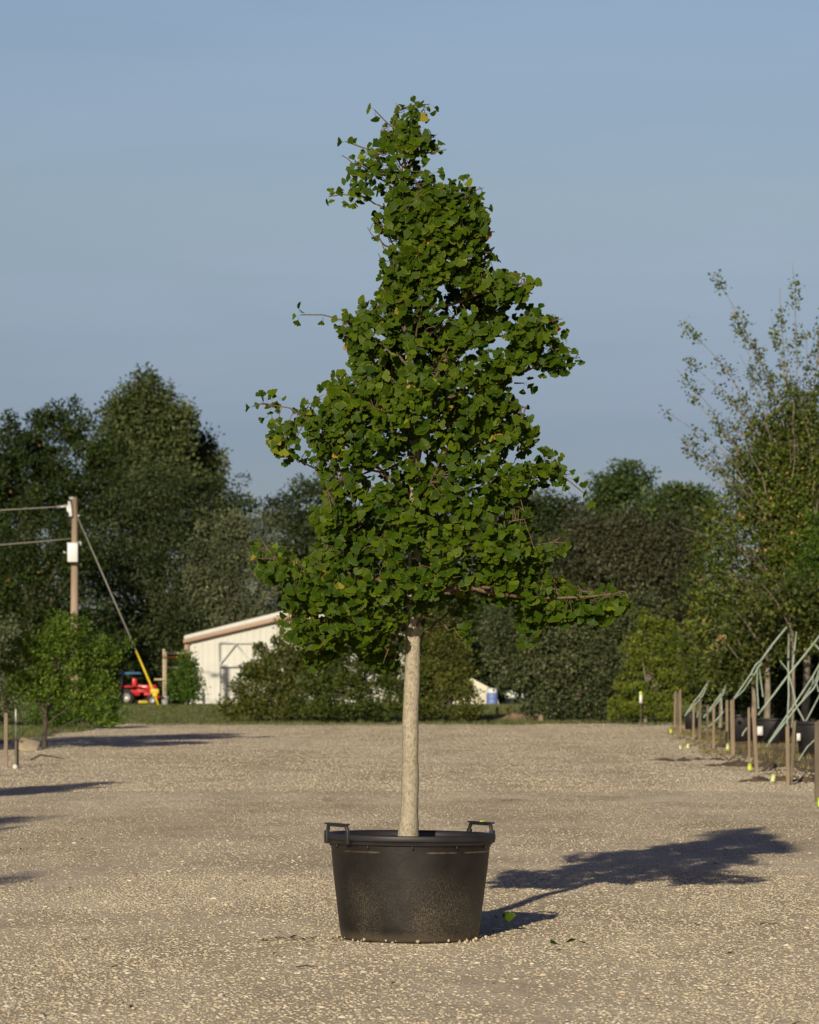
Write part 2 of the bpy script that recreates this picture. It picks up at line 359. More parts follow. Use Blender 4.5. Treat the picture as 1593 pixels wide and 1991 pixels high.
def wig(t, a=1.0): return a * (np.sin(t * .9) * .5 + np.sin(t * 2.3 + 1) * .3 + np.sin(t * 5.1 + 2) * .2)
def gxl(D): return -9.4 + wig(D * .7, .35)
def gxr(D): return np.interp(D, [0, 30, 43, 61, 91, 110], [9, 6.2, 5.6, 5.7, 7.2, 10]) + wig(D * .9 + 4, .25)
def sheet(fl, fr, dend, d0, name, m, zoff, nx=260, nd=600, kind='structure'):
    u = np.linspace(0, 1, nx); v = np.linspace(0, 1, nd) ** 1.15
    U, Vv = np.meshgrid(u, v); D = d0 + Vv * (dend(0) - d0)
    X = fl(D) * (1 - U) + fr(D) * U
    D = d0 + Vv * (dend(X) - d0); Y = D - CAMD
    Z = zg(X, Y) + zoff
    V = np.stack([X, Y, Z], 2).reshape(-1, 3); i, j = np.meshgrid(np.arange(nx - 1), np.arange(nd - 1)); a = (j * nx + i).ravel()
    mb = MB(); mb.add(V, np.stack([a, a + 1, a + nx + 1, a + nx], 1)); o = mb.build(name, m, smooth=True); tag(o, kind=kind); return o
gend = lambda X: 101.0 + wig(np.asarray(X, float) * .55, 1.2) + 1.2 * np.exp(-((np.asarray(X, float) - 6.2) / 1.5) ** 2)
sheet(gxl, gxr, gend, 3, 'gravel_yard', M['gravel'], 0.0)
sheet(lambda D: gxr(D) - .02, lambda D: D * 0 + 16, lambda X: 99.0 + 0 * np.asarray(X, float), 10, 'planting_bed', M['bed'], -.004, 60, 300)
sheet(lambda D: D * 0 - 15, lambda D: gxl(D) + .05, lambda X: 80.0 + wig(np.asarray(X, float), .6), 10, 'dirt_verge', M['bed'], -.004, 40, 300)

# loose stones of the gravel: uncountable
ico_v = []; t_ = (1 + 5 ** .5) / 2
for a, b_ in ((1, t_), (1, -t_), (-1, t_), (-1, -t_)): ico_v += [[0, a, b_], [a, b_, 0], [b_, 0, a]]
ico_v = np.array(ico_v) / math.hypot(1, t_)
d2 = np.linalg.norm(ico_v[:, None] - ico_v[None], axis=2); el = np.min(d2[d2 > .01]) * 1.05
ICOF = []
for i in range(12):
    for j in range(i + 1, 12):
        for k in range(j + 1, 12):
            if d2[i, j] < el and d2[j, k] < el and d2[i, k] < el:
                n_ = np.cross(ico_v[j] - ico_v[i], ico_v[k] - ico_v[i])
                ICOF.append([i, j, k] if np.dot(n_, ico_v[i]) > 0 else [i, k, j])
mb = MB()
OCTV = np.array([[1, 0, 0], [-1, 0, 0], [0, 1, 0], [0, -1, 0], [0, 0, 1], [0, 0, -1.]]); OCTF = [[0, 2, 4], [2, 1, 4], [1, 3, 4], [3, 0, 4], [2, 0, 5], [1, 2, 5], [3, 1, 5], [0, 3, 5]]
def pebbles(mb, n, D0, D1, xf, smin, smax, rmin=0, rmax=1, power=2.4, far=False):
    D = (rng.random(n) * (D1 ** .5 - D0 ** .5) + D0 ** .5) ** 2
    x = (rng.random(n) * 2 - 1) * np.minimum(xf * D + .4, 9.2); y = D - CAMD
    keep = (x > gxl(D)) & (x < gxr(D) + .6) & ((x ** 2 + y ** 2) > .40 ** 2)
    # gravel lies in looser and barer patches
    pt = np.sin(x * 1.7 + y * .6) + np.sin(y * 1.1 - x * .8 + 2) + np.sin(x * 3.3 + 1) * .5
    track = np.exp(-((x + 2.3 + .25 * np.sin(D * .11)) / .34) ** 2) + np.exp(-((x - .1 + .25 * np.sin(D * .11) - .6) / .30) ** 2) + np.exp(-((x - 3.4 - .2 * np.sin(D * .09 + 1)) / .4) ** 2)
    keep &= (rng.random(n) < .70 + .13 * pt - .30 * track)
    x, y = x[keep], y[keep]; n = len(x)
    s = smin + (smax - smin) * rng.random(n) ** power
    sc = np.stack([s * (.8 + .5 * rng.random(n)), s * (.7 + .4 * rng.random(n)), s * (.28 + .24 * rng.random(n))], 1)
    z = zg(x, y) + s * .03
    tilt = np.einsum('nij,njk->nik', np.stack([np.stack([np.cos(az := rng.random(n) * 6.28), -np.sin(az), 0 * az], 1), np.stack([np.sin(az), np.cos(az), 0 * az], 1), np.stack([0 * az, 0 * az, 1 + 0 * az], 1)], 1), small_rots(n))
    scatter(mb, *((OCTV + rng.normal(size=OCTV.shape) * .12, OCTF) if far else (ico_v + rng.normal(size=ico_v.shape) * .09, ICOF)), tilt, np.stack([x, y, z], 1), sc, rmin + (rmax - rmin) * rng.random(n))
for k in range(6):
    pebbles(mb, 21000, 12.4, 24, .145, .003, .014, power=2.4)
    pebbles(mb, 17000, 20, 46, .145, .005, .016, power=1.8, far=True)
    pebbles(mb, 13000, 42, 103, .14, .013, .026, power=1, far=True)
for k in range(3): pebbles(mb, 380, 12.4, 30, .145, .012, .024, .6, 1, 2)
# dead flecks of leaf and bark blown over the gravel
lm = MB(); n = 520; D = (rng.random(n) * (60 ** .5 - 12.6 ** .5) + 12.6 ** .5) ** 2; x = (rng.random(n) * 2 - 1) * .145 * D; y = D - CAMD; kk = (x > gxl(D)) & (x < gxr(D)) & (x * x + y * y > .25)
x, y = x[kk], y[kk]; px_, D_ = -.62 + .16 * rng.normal(size=70), 17.75 + .10 * rng.normal(size=70); x = np.concatenate([x, px_]); y = np.concatenate([y, D_ - CAMD]); n = len(x)
scatter(lm, np.array([[-.5, 0, 0], [-.1, .16, .12], [.5, .05, .02], [.1, -.14, .1]]), [[0, 1, 2, 3]], np.einsum('nij,njk->nik', np.stack([np.stack([np.cos(az := rng.random(n) * 6.28), -np.sin(az), 0 * az], 1), np.stack([np.sin(az), np.cos(az), 0 * az], 1), np.stack([0 * az, 0 * az, 1 + 0 * az], 1)], 1), small_rots(n)), np.stack([x, y, zg(x, y) + .016], 1), .012 + .05 * rng.random(n) ** 3, rng.random(n))
tag(lm.build('ground_litter', foliage('litter_fleck', [(0, (.05, .035, .02)), (.6, (.12, .08, .04)), (1, (.10, .11, .03))], .1)), 'tiny dead leaf and bark flecks scattered on the gravel', 'litter', kind='stuff')
# a little ridge pushed up along the foot of the pot
n = 170; a = rng.random(n) * 2 * math.pi; rr = .385 + np.abs(rng.normal(size=n)) * .09
x = rr * np.cos(a); y = rr * np.sin(a); s = .004 + .009 * rng.random(n) ** 3
scatter(mb, ico_v, ICOF, rand_rots(n), np.stack([x, y, zg(x, y) + s * .5 + .012 * np.exp(-((rr - .385) / .04) ** 2)], 1), np.stack([s, s, s * .7], 1), rng.random(n))
tag(mb.build('loose_gravel', M['pebble']), 'pale tan crushed stone lying loose over the whole yard', 'gravel', kind='stuff')

# ------------------------------------------------------------------ the nursery pot
pot = empty('nursery_pot', (0, 0, 0)); pot.rotation_euler = (0, R(.55), 0)
tag(pot, 'large black plastic nursery pot with two loop handles under the ginkgo', 'plant pot')
mb = MB(); mb.lathe([(.0, .0), (.35, .0), (.378, .004), (.386, .02), (.398, .10), (.416, .25), (.434, .40), (.444, .505), (.446, .525), (.448, .545), (.448, .555),
                     (.436, .556), (.430, .52), (.372, .03), (0, .03)], n=96)
mb.build('wall', M['pot'], pot, smooth=True)
mb = MB(); mb.lathe([(.449, .535), (.458, .533), (.462, .540), (.463, .556), (.475, .558), (.477, .562), (.477, .584), (.475, .588), (.468, .590), (.452, .589), (.443, .578), (.437, .56), (.449, .535)], n=96)
mb.build('rim', M['blackpot'], pot, smooth=True)
mb = MB()
for k in range(11):
    a = 2 * math.pi * (k + .3) / 11; mb = MB(); mb.box((.4535 * math.cos(a), .4535 * math.sin(a), .524), (.008, .010, .020), rot_z(a)); mb.build('rim_rib', M['blackpot'], pot)
V = [[0, 0, .556]]; nr = 48
mb = MB(); mb.lathe([(.0, .568), (.05, .568), (.12, .561), (.25, .556), (.36, .552), (.433, .55)], n=64); mb.build('potting_soil', M['soil'], pot, smooth=True)
def handle(ax, ay):
    a = math.atan2(ay, ax); t = np.array([-math.sin(a), math.cos(a), 0]); o_ = np.array([math.cos(a), math.sin(a), 0]); c = .462 * o_
    mb = MB()
    pts = [c - t * .125 + [0, 0, .535], c - t * .118 + [0, 0, .60], c - t * .104 + o_ * .004 + [0, 0, .634], c - t * .088 + o_ * .006 + [0, 0, .640],
           c + t * .088 + o_ * .006 + [0, 0, .640], c + t * .104 + o_ * .004 + [0, 0, .634], c + t * .118 + [0, 0, .60], c + t * .125 + [0, 0, .535]]
    mb.tube(pts, .0112, 8)
    mb.box(c + o_ * .006 + [0, 0, .645], (.030, .25, .009), rot_z(a))
    for sgn in (-1, 1): mb.box(c + sgn * t * .12 + o_ * .004 + [0, 0, .57], (.022, .030, .07), rot_z(a))
    return mb.build('handle', M['blackpot'], pot, bevel=.003)
handle(-.405, -.23)
h = handle(.395, .24)
mb = MB(); mb.box((.409, .245, .6475), (.036, .020, .014), rot_z(math.atan2(.24, .395))); mb.build('marker_band', M['lime'], h)

# ------------------------------------------------------------------ the ginkgo
TR = [(795, 1632, 21.5), (795, 1612, 19.5), (796, 1580, 17.6), (797, 1500, 16.3), (799, 1420, 15.8), (801, 1330, 15.2), (803, 1240, 14), (806, 1150, 13), (807, 1050, 12), (808, 950, 11), (808, 870, 10), (802, 790, 9), (797, 700, 8),
      (793, 600, 6.8), (789, 500, 5.6), (787, 420, 4.8), (786, 330, 3.8), (784, 270, 3), (775, 225, 2.2), (771, 200, 1.6)]
def interp_line(ctrl, n):
    c = np.array(ctrl, float); t = np.linspace(0, len(c) - 1, n); return np.stack([np.interp(t, np.arange(len(c)), c[:, k]) for k in range(c.shape[1])], 1)
def W(px, py, dy=0.0):       # photo pixel to a point dy behind the pot's centre plane
    return P(px, py, CAMD + dy)
ginkgo = empty('ginkgo_tree', (0, 0, .56)); tag(ginkgo, 'tall young ginkgo with pale trunk growing in the black pot', 'tree')
tr = interp_line(TR, 70)
tp = np.array([W(a, b_) for a, b_, c in tr]); trad = tr[:, 2] / FPX * CAMD
tp[:, 0] += .003 * np.sin(tp[:, 2] * 9); tp[:, 1] += .02 * np.sin(tp[:, 2] * 1.7)
mb = MB(); mb.tube(tp, trad * (1 + .035 * np.sin(tp[:, 2] * 23) + .02 * np.sin(tp[:, 2] * 61)), 16); mb.build('trunk', M['ginkgobark'], ginkgo, smooth=True)
def trunk_at(py):
    k = np.argmin(np.abs(tr[:, 1] - py)); return tp[k], trad[k]

POLY = np.array([(772,205),(835,200),(848,235),(855,280),(835,305),(860,330),(905,340),(945,360),(950,400),(955,440),(945,480),(960,500),(940,520),(990,520),(1045,550),(1025,585),(1080,605),(1100,620),(1085,660),(1105,680),(1135,690),(1095,735),(1050,715),(990,725),(1035,745),(1030,760),(1000,765),(1025,800),(1045,835),(1085,870),(1110,915),(1090,945),(1050,930),(1030,960),(1045,1000),(1040,1035),(1100,1040),(1120,1060),(1110,1085),(1070,1080),(1050,1095),(1065,1120),(1110,1125),(1150,1135),(1200,1125),(1222,1170),(1190,1220),(1150,1205),(1100,1220),(1060,1210),(1030,1250),(1005,1240),(1000,1180),(960,1165),(940,1170),(915,1190),(920,1240),(890,1245),(870,1210),(850,1165),(825,1180),(820,1215),(785,1225),(770,1260),(775,1295),(750,1305),(715,1280),(680,1255),(640,1270),(625,1295),(595,1285),(590,1255),(545,1235),(530,1200),(560,1180),(545,1150),(515,1130),(485,1100),(500,1060),(510,1040),(540,1070),(600,1080),(635,1050),(605,1020),(610,975),(640,950),(615,900),(590,890),(560,905),(535,890),(520,850),(530,820),(500,800),(510,760),(540,765),(600,775),(640,745),(660,720),(690,720),(685,690),(660,665),(655,625),(690,590),(735,580),(745,530),(740,490),(720,465),(720,430),(690,405),(675,380),(670,345),(655,315),(690,280),(735,265),(760,235)], float)
def xcross(py):
    p = POLY; q = np.roll(p, -1, 0); m_ = (p[:, 1] > py) != (q[:, 1] > py)
    return np.sort(p[m_, 0] + (py - p[m_, 1]) / (q[m_, 1] - p[m_, 1]) * (q[m_, 0] - p[m_, 0]))
def seg_dist(px, py):
    p = POLY; q = np.roll(p, -1, 0); d = q - p; w_ = np.array([px, py]) - p
    t = np.clip((w_ * d).sum(1) / (d * d).sum(1), 0, 1); return np.min(np.linalg.norm(w_ - d * t[:, None], axis=1))
RDY = [(200, .10), (300, .20), (400, .27), (600, .42), (800, .52), (1000, .58), (1150, .60), (1220, .5), (1300, .25)]
HOLES = [(915, 682, 20, 13), (1000, 745, 28, 11), (990, 600, 14, 10), (772, 300, 8, 10), (735, 500, 20, 30), (820, 880, 22, 14), (815, 330, 8, 10), (770, 480, 14, 12), (1020, 880, 22, 12), (600, 850, 16, 12), (560, 800, 18, 10), (975, 650, 14, 9), (1050, 960, 24, 14), (915, 940, 14, 9)]
# limbs: from trunk height to tip, with depth of the tip and upward bend
LIMBS = [(980, 510, 775, -.15), (1060, 545, 880, .1), (1170, 495, 1085, -.2), (1200, 545, 1215, -.05), (1190, 610, 1270, -.3), (1185, 745, 1290, -.35), (840, 660, 730, -.1), (720, 665, 630, .05), (900, 620, 960, -.3), (620, 745, 560, .1),
         (520, 715, 450, -.1), (440, 680, 375, 0), (380, 665, 305, -.05), (330, 740, 260, 0), (560, 945, 480, .1), (470, 940, 365, 0), (640, 1040, 550, -.1), (740, 1095, 620, 0), (800, 1128, 695, .05), (860, 1025, 790, -.15),
         (1000, 1110, 925, .1), (1100, 1105, 1055, .05), (1150, 1215, 1165, -.05), (1180, 900, 1240, -.2), (1130, 1040, 1000, -.3), (400, 925, 430, -.05), (340, 850, 260, 0), (260, 835, 205, 0), (700, 860, 640, -.3), (1040, 760, 960, -.45)]
for k in range(26):           # limbs towards and away from the camera
    py = 330 + k * 33; rd = np.interp(py, *zip(*RDY)); sg = 1 if k % 2 else -1
    LIMBS.append((py + 110, 800 + random.uniform(-110, 110) * rd / .5, py, sg * rd * random.uniform(.45, .72)))
br = MB(); LP = []; LPr = []
for (ty, px, py, dy) in LIMBS:
    p0, r0 = trunk_at(ty); p1 = W(px, py, dy); Ln = np.linalg.norm(p1 - p0)
    pts = bez(p0, p1, (0, 0, Ln * .05), 12); pts += rng.normal(size=pts.shape) * .008 * np.array([0, 1, 1]); pts[0] = p0
    r1 = min(r0 * .5, .007 + .005 * Ln); br.tube(pts, np.linspace(r1, .002, 12), 7, a=0)
    for q in np.linspace(0, 11, 80):
        if q > 1.5: LP.append([np.interp(q, range(12), pts[:, i]) for i in range(3)])
for q, r_ in zip(tp[::2], trad[::2]):
    if q[2] > 2.4: LP.append(q)
# the bare brown limb that shows low on the right
br.tube([trunk_at(1185)[0], W(850, 1150, -.12), W(900, 1140, -.2), W(950, 1151, -.24), W(1010, 1160, -.26), W(1075, 1163, -.27), W(1150, 1160, -.27), W(1205, 1152, -.27)], [.02, .016, .014, .012, .010, .008, .006, .003], 8)
for q in np.linspace(950, 1205, 14): LP.append(W(q, 1158, -.27))
LP = np.array(LP); LU = np.zeros(len(LP))
# leaf clusters
POCKETS = [(765, 705, 38, 30), (852, 690, 40, 24), (808, 1078, 52, 20), (752, 1172, 42, 15), (890, 1152, 34, 20), (700, 1112, 26, 12), (940, 592, 30, 18), (868, 560, 24, 20), (652, 882, 22, 16), (1000, 872, 30, 20), (858, 800, 26, 14),
           (962, 1002, 26, 18), (620, 1185, 26, 12), (790, 935, 20, 22), (880, 480, 20, 18), (715, 820, 24, 12), (905, 745, 22, 14), (570, 1120, 22, 10), (680, 970, 18, 14), (780, 450, 16, 22), (735, 380, 16, 14), (1060, 660, 20, 12), (740, 1010, 22, 12), (920, 1080, 26, 12), (840, 1010, 18, 16), (790, 620, 20, 14)]
cl = []
while len(cl) < 2750:
    py = random.uniform(205, 1300); xc = xcross(py)
    if len(xc) < 2: continue
    px = random.uniform(xc[0], xc[-1]); k = np.searchsorted(xc, px)
    if k % 2 == 0: continue
    a, b_ = xc[k - 1], xc[k]
    dd = seg_dist(px, py)
    if dd < 6 + random.random() * 9: continue
    # carve out the openings
    if any(((px - hx) / (rx + 13)) ** 2 + ((py - hy) / (ry + 13)) ** 2 < 1 for hx, hy, rx, ry in HOLES): continue
    rd = np.interp(py, *zip(*RDY)); hw = (b_ - a) / 2; f = math.sqrt(max(0, 1 - ((px - (a + b_) / 2) / hw) ** 2))
    rd = min(rd, hw / 347 * 1.15 + .04) * min(1, (dd + 14) / 70) ** .5
    u = random.uniform(-1, 1); u = math.copysign(abs(u) ** .62, u)
    dy = u * rd * (.25 + .75 * f)
    p = W(px, py, dy)
    if u < .45 and any(((px - hx) / (rx + 6)) ** 2 + ((py - hy) / (ry + 6)) ** 2 < 1 for hx, hy, rx, ry in POCKETS): continue
    if dd < 30 and math.sin(px * .13 + 1.3) * math.sin(py * .15) + .5 * math.sin(px * .31 + py * .27) < -.25: continue
    dens = math.sin(p[0] * 9 + p[1] * 4) * math.sin(p[2] * 8 + p[0] * 3) + math.sin(p[1] * 9 + p[2] * 5 + 2) * .6
    if py < 340: keep = .24 + .18 * dens
    elif py < 530: keep = .36 + .26 * dens
    elif dd < 40: keep = .72
    else: keep = .44 + .54 * dens
    if random.random() > keep: continue
    if py < 330 and random.random() < .12: continue
    cl.append((p, dd, px, py, u))
# sparse sprigs that stick out of the outline
SPRIGS = [([(700, 628), (665, 622), (628, 612), (585, 612)], [(583, 600), (577, 618), (632, 628), (660, 628)]),
          ([(720, 385), (690, 380), (665, 378), (640, 382)], [(640, 372), (636, 392), (655, 368), (672, 400), (690, 408)]),
          ([(775, 255), (752, 238), (728, 213)], [(722, 208), (735, 233)]),
          ([(745, 300), (700, 285), (672, 275)], [(668, 277), (690, 282)]),
          ([(820, 300), (840, 296), (868, 291)], [(850, 296)]),
          ([(930, 445), (945, 450), (962, 451)], []), ([(935, 495), (955, 490), (962, 480)], [(960, 488), (966, 497)]),
          ([(1080, 680), (1105, 675), (1125, 690)], [(1118, 690), (1128, 688), (1105, 700), (1090, 650), (1095, 632)]),
          ([(1000, 745), (1020, 745)], [(1028, 742), (1022, 755)]),
          ([(1060, 895), (1100, 930), (1143, 965)], [(1138, 940), (1120, 930), (1098, 925), (1075, 925), (1145, 962)]),
          ([(1030, 1100), (1062, 1060), (1090, 1045)], [(1095, 1043), (1110, 1060), (1105, 1085), (1070, 1095)]),
          ([(1190, 1150), (1215, 1150), (1222, 1165)], [(1222, 1170), (1212, 1140), (1195, 1130)]),
          ([(535, 1085), (515, 1060), (505, 1042)], [(510, 1040), (500, 1060), (490, 1095), (530, 1060), (570, 1075)]),
          ([(530, 790), (510, 785), (492, 790)], [(490, 793), (510, 770), (530, 762), (525, 855), (530, 890)]),
          ([(775, 215), (800, 205), (835, 203)], [(838, 203), (812, 202), (790, 207)]), ([(1290 * 0 + 770, 1270), (765, 1290)], [(764, 1300), (752, 1285)]),
          ([(905, 1200), (912, 1225)], [(905, 1232), (875, 1235), (1 * 915, 1250)])]
# leaf template: petiole then a fan with a notch and a ragged outer margin
def leaf_template(k):
    r_ = np.random.default_rng(50 + k); n = 13; hw = R(38 + 15 * r_.random())
    ang = np.linspace(-hw, hw, n); rad = 1 + .032 * r_.normal(size=n) - .05 * np.abs(ang / hw) ** 3
    mid = n // 2; rad[mid] *= .74 + .22 * r_.random(); rad[0] *= .93; rad[-1] *= .93
    cup = r_.uniform(-.28, .42); fold = r_.uniform(-.1, .35)
    V = [[0, 0, 0], [.028, 0, .0], [.018, .82, .05], [-.018, .82, .05], [0, .8, .05]]; E = [0, 0, 0, 0, 0]
    for ring, f in ((.55, .55), (1, 1)):
        for i in range(n):
            rr_ = rad[i] * f if f == 1 else .55 * (1 + .3 * (rad[i] - 1))
            V.append([rr_ * math.sin(ang[i]), .8 + rr_ * math.cos(ang[i]), .05 + cup * rr_ ** 2 * .45 - fold * abs(math.sin(ang[i])) * rr_ + (.018 * r_.normal() if f == 1 else 0)])
            E.append(f)
    F = [[0, 1, 2], [0, 2, 3]] + [[4, 5 + i + 1, 5 + i] for i in range(n - 1)]
    for i in range(n - 1): F += [[5 + i, 5 + i + 1, 5 + n + i + 1], [5 + i, 5 + n + i + 1, 5 + n + i]]
    return np.array(V), np.array(F), np.array(E, float)
LT = [leaf_template(k) for k in range(8)]
leaves = MB(); TWIG = []
acc = [[] for _ in LT]
def add_leaf(p, d, nrm, s, rn):
    acc[random.randrange(len(LT))].append((p, d, nrm, s, rn))
SUNV = -np.array(ldir)
def cluster(p, cnt, smul=1.0, warm=0.0):
    axis = np.array([p[0] * 1.0, p[1] * 1.0, 0]); axis /= np.linalg.norm(axis) + .15
    base_r = random.random()
    for i in range(cnt):
        d = rng.normal(size=3) * .85 + axis * .35 + np.array([0, 0, -.62 + .3 * rng.normal()])
        d = d - .72 * np.dot(d, SUNV) * SUNV          # blades turn to face the light
        d /= np.linalg.norm(d)
        nrm = SUNV * 1.15 + axis * .25 + rng.normal(size=3) * .50
        rn = min(1, max(0, .12 + .62 * (.6 * base_r + .4 * random.random()) + rng.normal() * .06))
        if random.random() < .010 + warm * .6: rn = random.uniform(.88, 1.0)
        add_leaf(p + rng.normal(size=3) * .012, d, nrm, random.uniform(.030, .055) * smul, rn)
for (p, dd, px, py, u) in cl:
    warm = .10 if (px < 640 and (740 < py < 900 or 1030 < py < 1130)) or (px > 1150 and py < 1170 and py > 1100) else 0
    cluster(p, (random.choice([3, 4, 4, 5, 5, 6]) if py > 500 else 3) if dd > 22 else 3, 1.0 if dd > 22 else .85, warm)
    dist = np.linalg.norm(LP - p, axis=1) + .25 * np.maximum(0, LP[:, 2] - p[2])
    dist += .09 * LU + .35 * np.maximum(0, p[1] - LP[:, 1])
    k = int(np.argmin(dist)); q = LP[k]
    if np.linalg.norm(q - p) < .20 and LU[k] < 3:
        LU[k] += 1; br.tube(bez(q, p, (0, 0, .02 + random.uniform(-.02, .02)), 4), [.0026, .0022, .0018, .0014], 5, cap=False)
for py in list(range(390, 850, 9)) + list(range(900, 1190, 10)):
    q = trunk_at(py)[0]; cluster(q + np.array([random.uniform(-.05, .05), -random.uniform(.06, .22), 0]), 3)
for tw, lf in SPRIGS:
    dy = -.05; pts = np.array([W(a, b_, dy) for a, b_ in tw])
    br.tube(pts, np.linspace(.0055, .0028, len(pts)), 5)
    for (a, b_) in lf:
        p = W(a, b_, dy + random.uniform(-.05, .05)); k = np.argmin(np.linalg.norm(pts - p, axis=1)); q = pts[k]
        for rep in range(2):
            d = (p - q) + rng.normal(size=3) * .018 + np.array([0, 0, -.008]); L_ = max(.02, np.linalg.norm(d))
            add_leaf(q + (p - q) * .2, d / L_, SUNV + rng.normal(size=3) * .9, random.uniform(.030, .046), random.uniform(.2, .8))
for (TV, TF, E), items in zip(LT, acc):
    if not items: continue
    P_ = np.array([i[0] for i in items]); d = np.array([i[1] for i in items]); nn = np.array([i[2] for i in items]); s = np.array([i[3] for i in items]); rn = np.array([i[4] for i in items])
    scatter(leaves, TV, TF, frames(d, nn), P_, s, rn, E)
br.build('branches', M['twig'], ginkgo, smooth=True)
leaves.build('crown', M['gleaf'], ginkgo)

# fallen ginkgo leaves and twigs on the gravel
def fallen(px, py, k, s, tilt, label, rn=.4, a=None):
    p, D = G(px, py); TV, TF, E = LT[k]; mb = MB()
    a = random.uniform(0, 6) if a is None else a; rz = np.array(Matrix.Rotation(a, 3, 'Z') @ Matrix.Rotation(tilt, 3, 'X'))
    V = (TV * s - np.array([0, s * .8, 0])) @ rz.T; V[:, 2] -= V[:, 2].min() - .018
    mb.add(V + p, TF, np.stack([np.full(len(V), rn), E], 1))
    o = mb.build('fallen_leaf', M['gleaf'], loc=p); tag(o, label, 'leaf')
fallen(990, 1812, 1, .058, R(62), 'green fallen leaf standing up at the end of the pot shadow', .5, .25)
fallen(1090, 1850, 3, .062, R(22), 'dark green fallen leaf, left one of two lying right of the pot', .15, 1.2)
fallen(1102, 1848, 4, .05, R(35), 'small curled green leaf touching the dark one right of the pot', .3, 3.9)
fallen(1145, 1845, 5, .055, R(12), 'flat green leaf lying farthest right on the open gravel', .2, 2.0)
def stick(px, py, pts, r_, label):
    p, D = G(px, py); mb = MB(); mb.tube([p + np.array([a, b_, c]) for a, b_, c in pts], [r_, r_ * .9, r_ * .8, r_ * .5][:len(pts)], 6)
    tag(mb.build('twig', M['dbark'], loc=p), label, 'twig')
stick(1495, 1800, [(-.05, 0, .012), (-.01, .02, .02), (.03, .0, .016), (.055, .04, .02)], .004, 'thin dark twig on the gravel below the crown shadow')
stick(595, 1884, [(-.05, 0, .01), (0, .01, .016), (.03, 0, .014), (.06, .01, .012)], .004, 'short brown twig on the gravel in front of the pot')
stick(1000, 1560, [(-.15, 0, .02), (-.05, .03, .022), (.05, 0, .022), (.15, .02, .02)], .006, 'long thin dark stick lying on the gravel behind the pot')

# ------------------------------------------------------------------ background vegetation
LEAFQ = np.array([[0, 0, 0], [.32, .45, .08], [0, 1.0, 0], [-.32, .45, .08]]); LEAFF = [[0, 1, 2, 3]]
BROAD = np.array([[0, 0, 0], [.45, .25, .1], [.42, .8, .02], [0, 1.05, -.05], [-.42, .8, .02], [-.45, .25, .1]]); BROADF = [[0, 1, 2, 3, 4, 5]]
def tree(name, label, cat, D, base, lobes, mat_, ls, nclump, per, cr, trunk_r=.15, bark_=None, depth=.8, group=None, form=None, up=.2, nlimb=14, accents=None, sub='crown', seedling=0):
    """lobes are (px, py, rx, ry[, ddepth]) in photo pixels at distance D; leaves gather in clumps spread through each lobe"""
    bx, by = base; b0 = P(bx, by, D); b0[2] = zg1(b0[0], b0[1])
    root = empty(name, b0); tag(root, label, cat, group)
    ls *= .72; per = int(per * 1.45); mb = MB(); k = D / FPX; areas = np.array([l[2] * l[3] for l in lobes], float); areas /= areas.sum(); cs = []
    for l, ar in zip(lobes, areas):
        c = P(l[0], l[1], D + (l[4] if len(l) > 4 else 0)); n = max(3, int(nclump * ar)); rx, rz = l[2] * k, l[3] * k; ry = (rx + rz) / 2 * depth
        d = rng.normal(size=(n, 3)); d /= np.linalg.norm(d, axis=1)[:, None]; r_ = rng.random(n) ** .38
        r_ = r_ * (1 + .20 * np.sin(d[:, 0] * 5 + c[0]) * np.sin(d[:, 2] * 6 + c[2]) + .16 * np.sin(d[:, 0] * 11 + d[:, 1] * 7 + c[2]) + .10 * rng.normal(size=n))
        cs.append(c + d * r_[:, None] * np.array([rx, ry, rz]) * .92)
    cs = np.concatenate(cs); cs = cs[cs[:, 2] > zg(cs[:, 0], cs[:, 1]) + .15]
    crad = cr * (.55 + .8 * rng.random(len(cs)))
    n = len(cs) * per; ci = np.repeat(np.arange(len(cs)), per)
    d = rng.normal(size=(n, 3)); d /= np.linalg.norm(d, axis=1)[:, None]; rr_ = rng.random(n) ** .45
    pos = cs[ci] + d * (crad[ci] * rr_)[:, None] * np.array([1.15, 1.1, .8])
    ok = pos[:, 2] > zg(pos[:, 0], pos[:, 1]) + .02; pos = pos[ok]; ci = ci[ok]; d = d[ok]; n = len(pos)
    ld = d + rng.normal(size=(n, 3)) * .7 + np.array([0, 0, up]); nn = rng.normal(size=(n, 3)) * .8 + np.array([0, -.2, .7])
    crn = rng.random(len(cs)); rnd = np.clip(.2 + .55 * crn[ci] + rng.normal(size=n) * .13, 0, .93)
    if accents: q = rng.random(n) < accents; rnd[q] = 1.0
    T_, F_ = (LEAFQ, LEAFF) if form is None else (BROAD, BROADF)
    scatter(mb, T_, F_, frames(ld, nn), pos, ls * (.6 + .8 * rng.random(n)), rnd)
    mb.build(sub, mat_, root)
    top = cs[:, 2].max(); tb = MB(); th = b0[2] + (top - b0[2]) * .62; mid = cs.mean(axis=0)
    tpts = bez(b0, (mid[0] * .6 + b0[0] * .4, b0[1], th), ((b0[0] - mid[0]) * .14, 0, 0), 8); tb.tube(tpts, np.linspace(trunk_r, trunk_r * .35, 8), 9)
    for i in rng.choice(len(cs), min(nlimb, len(cs)), replace=False):
        q = tpts[min(7, max(1, int(7 * (cs[i][2] - b0[2]) / (top - b0[2] + .01) * .9)))]
        tb.tube(bez(q, cs[i], (0, 0, .05 * np.linalg.norm(cs[i] - q)), 5), np.linspace(trunk_r * .33, trunk_r * .06, 5), 5, cap=False)
    tb.build('trunk', bark_ or M['dbark'], root, smooth=True)
    return root
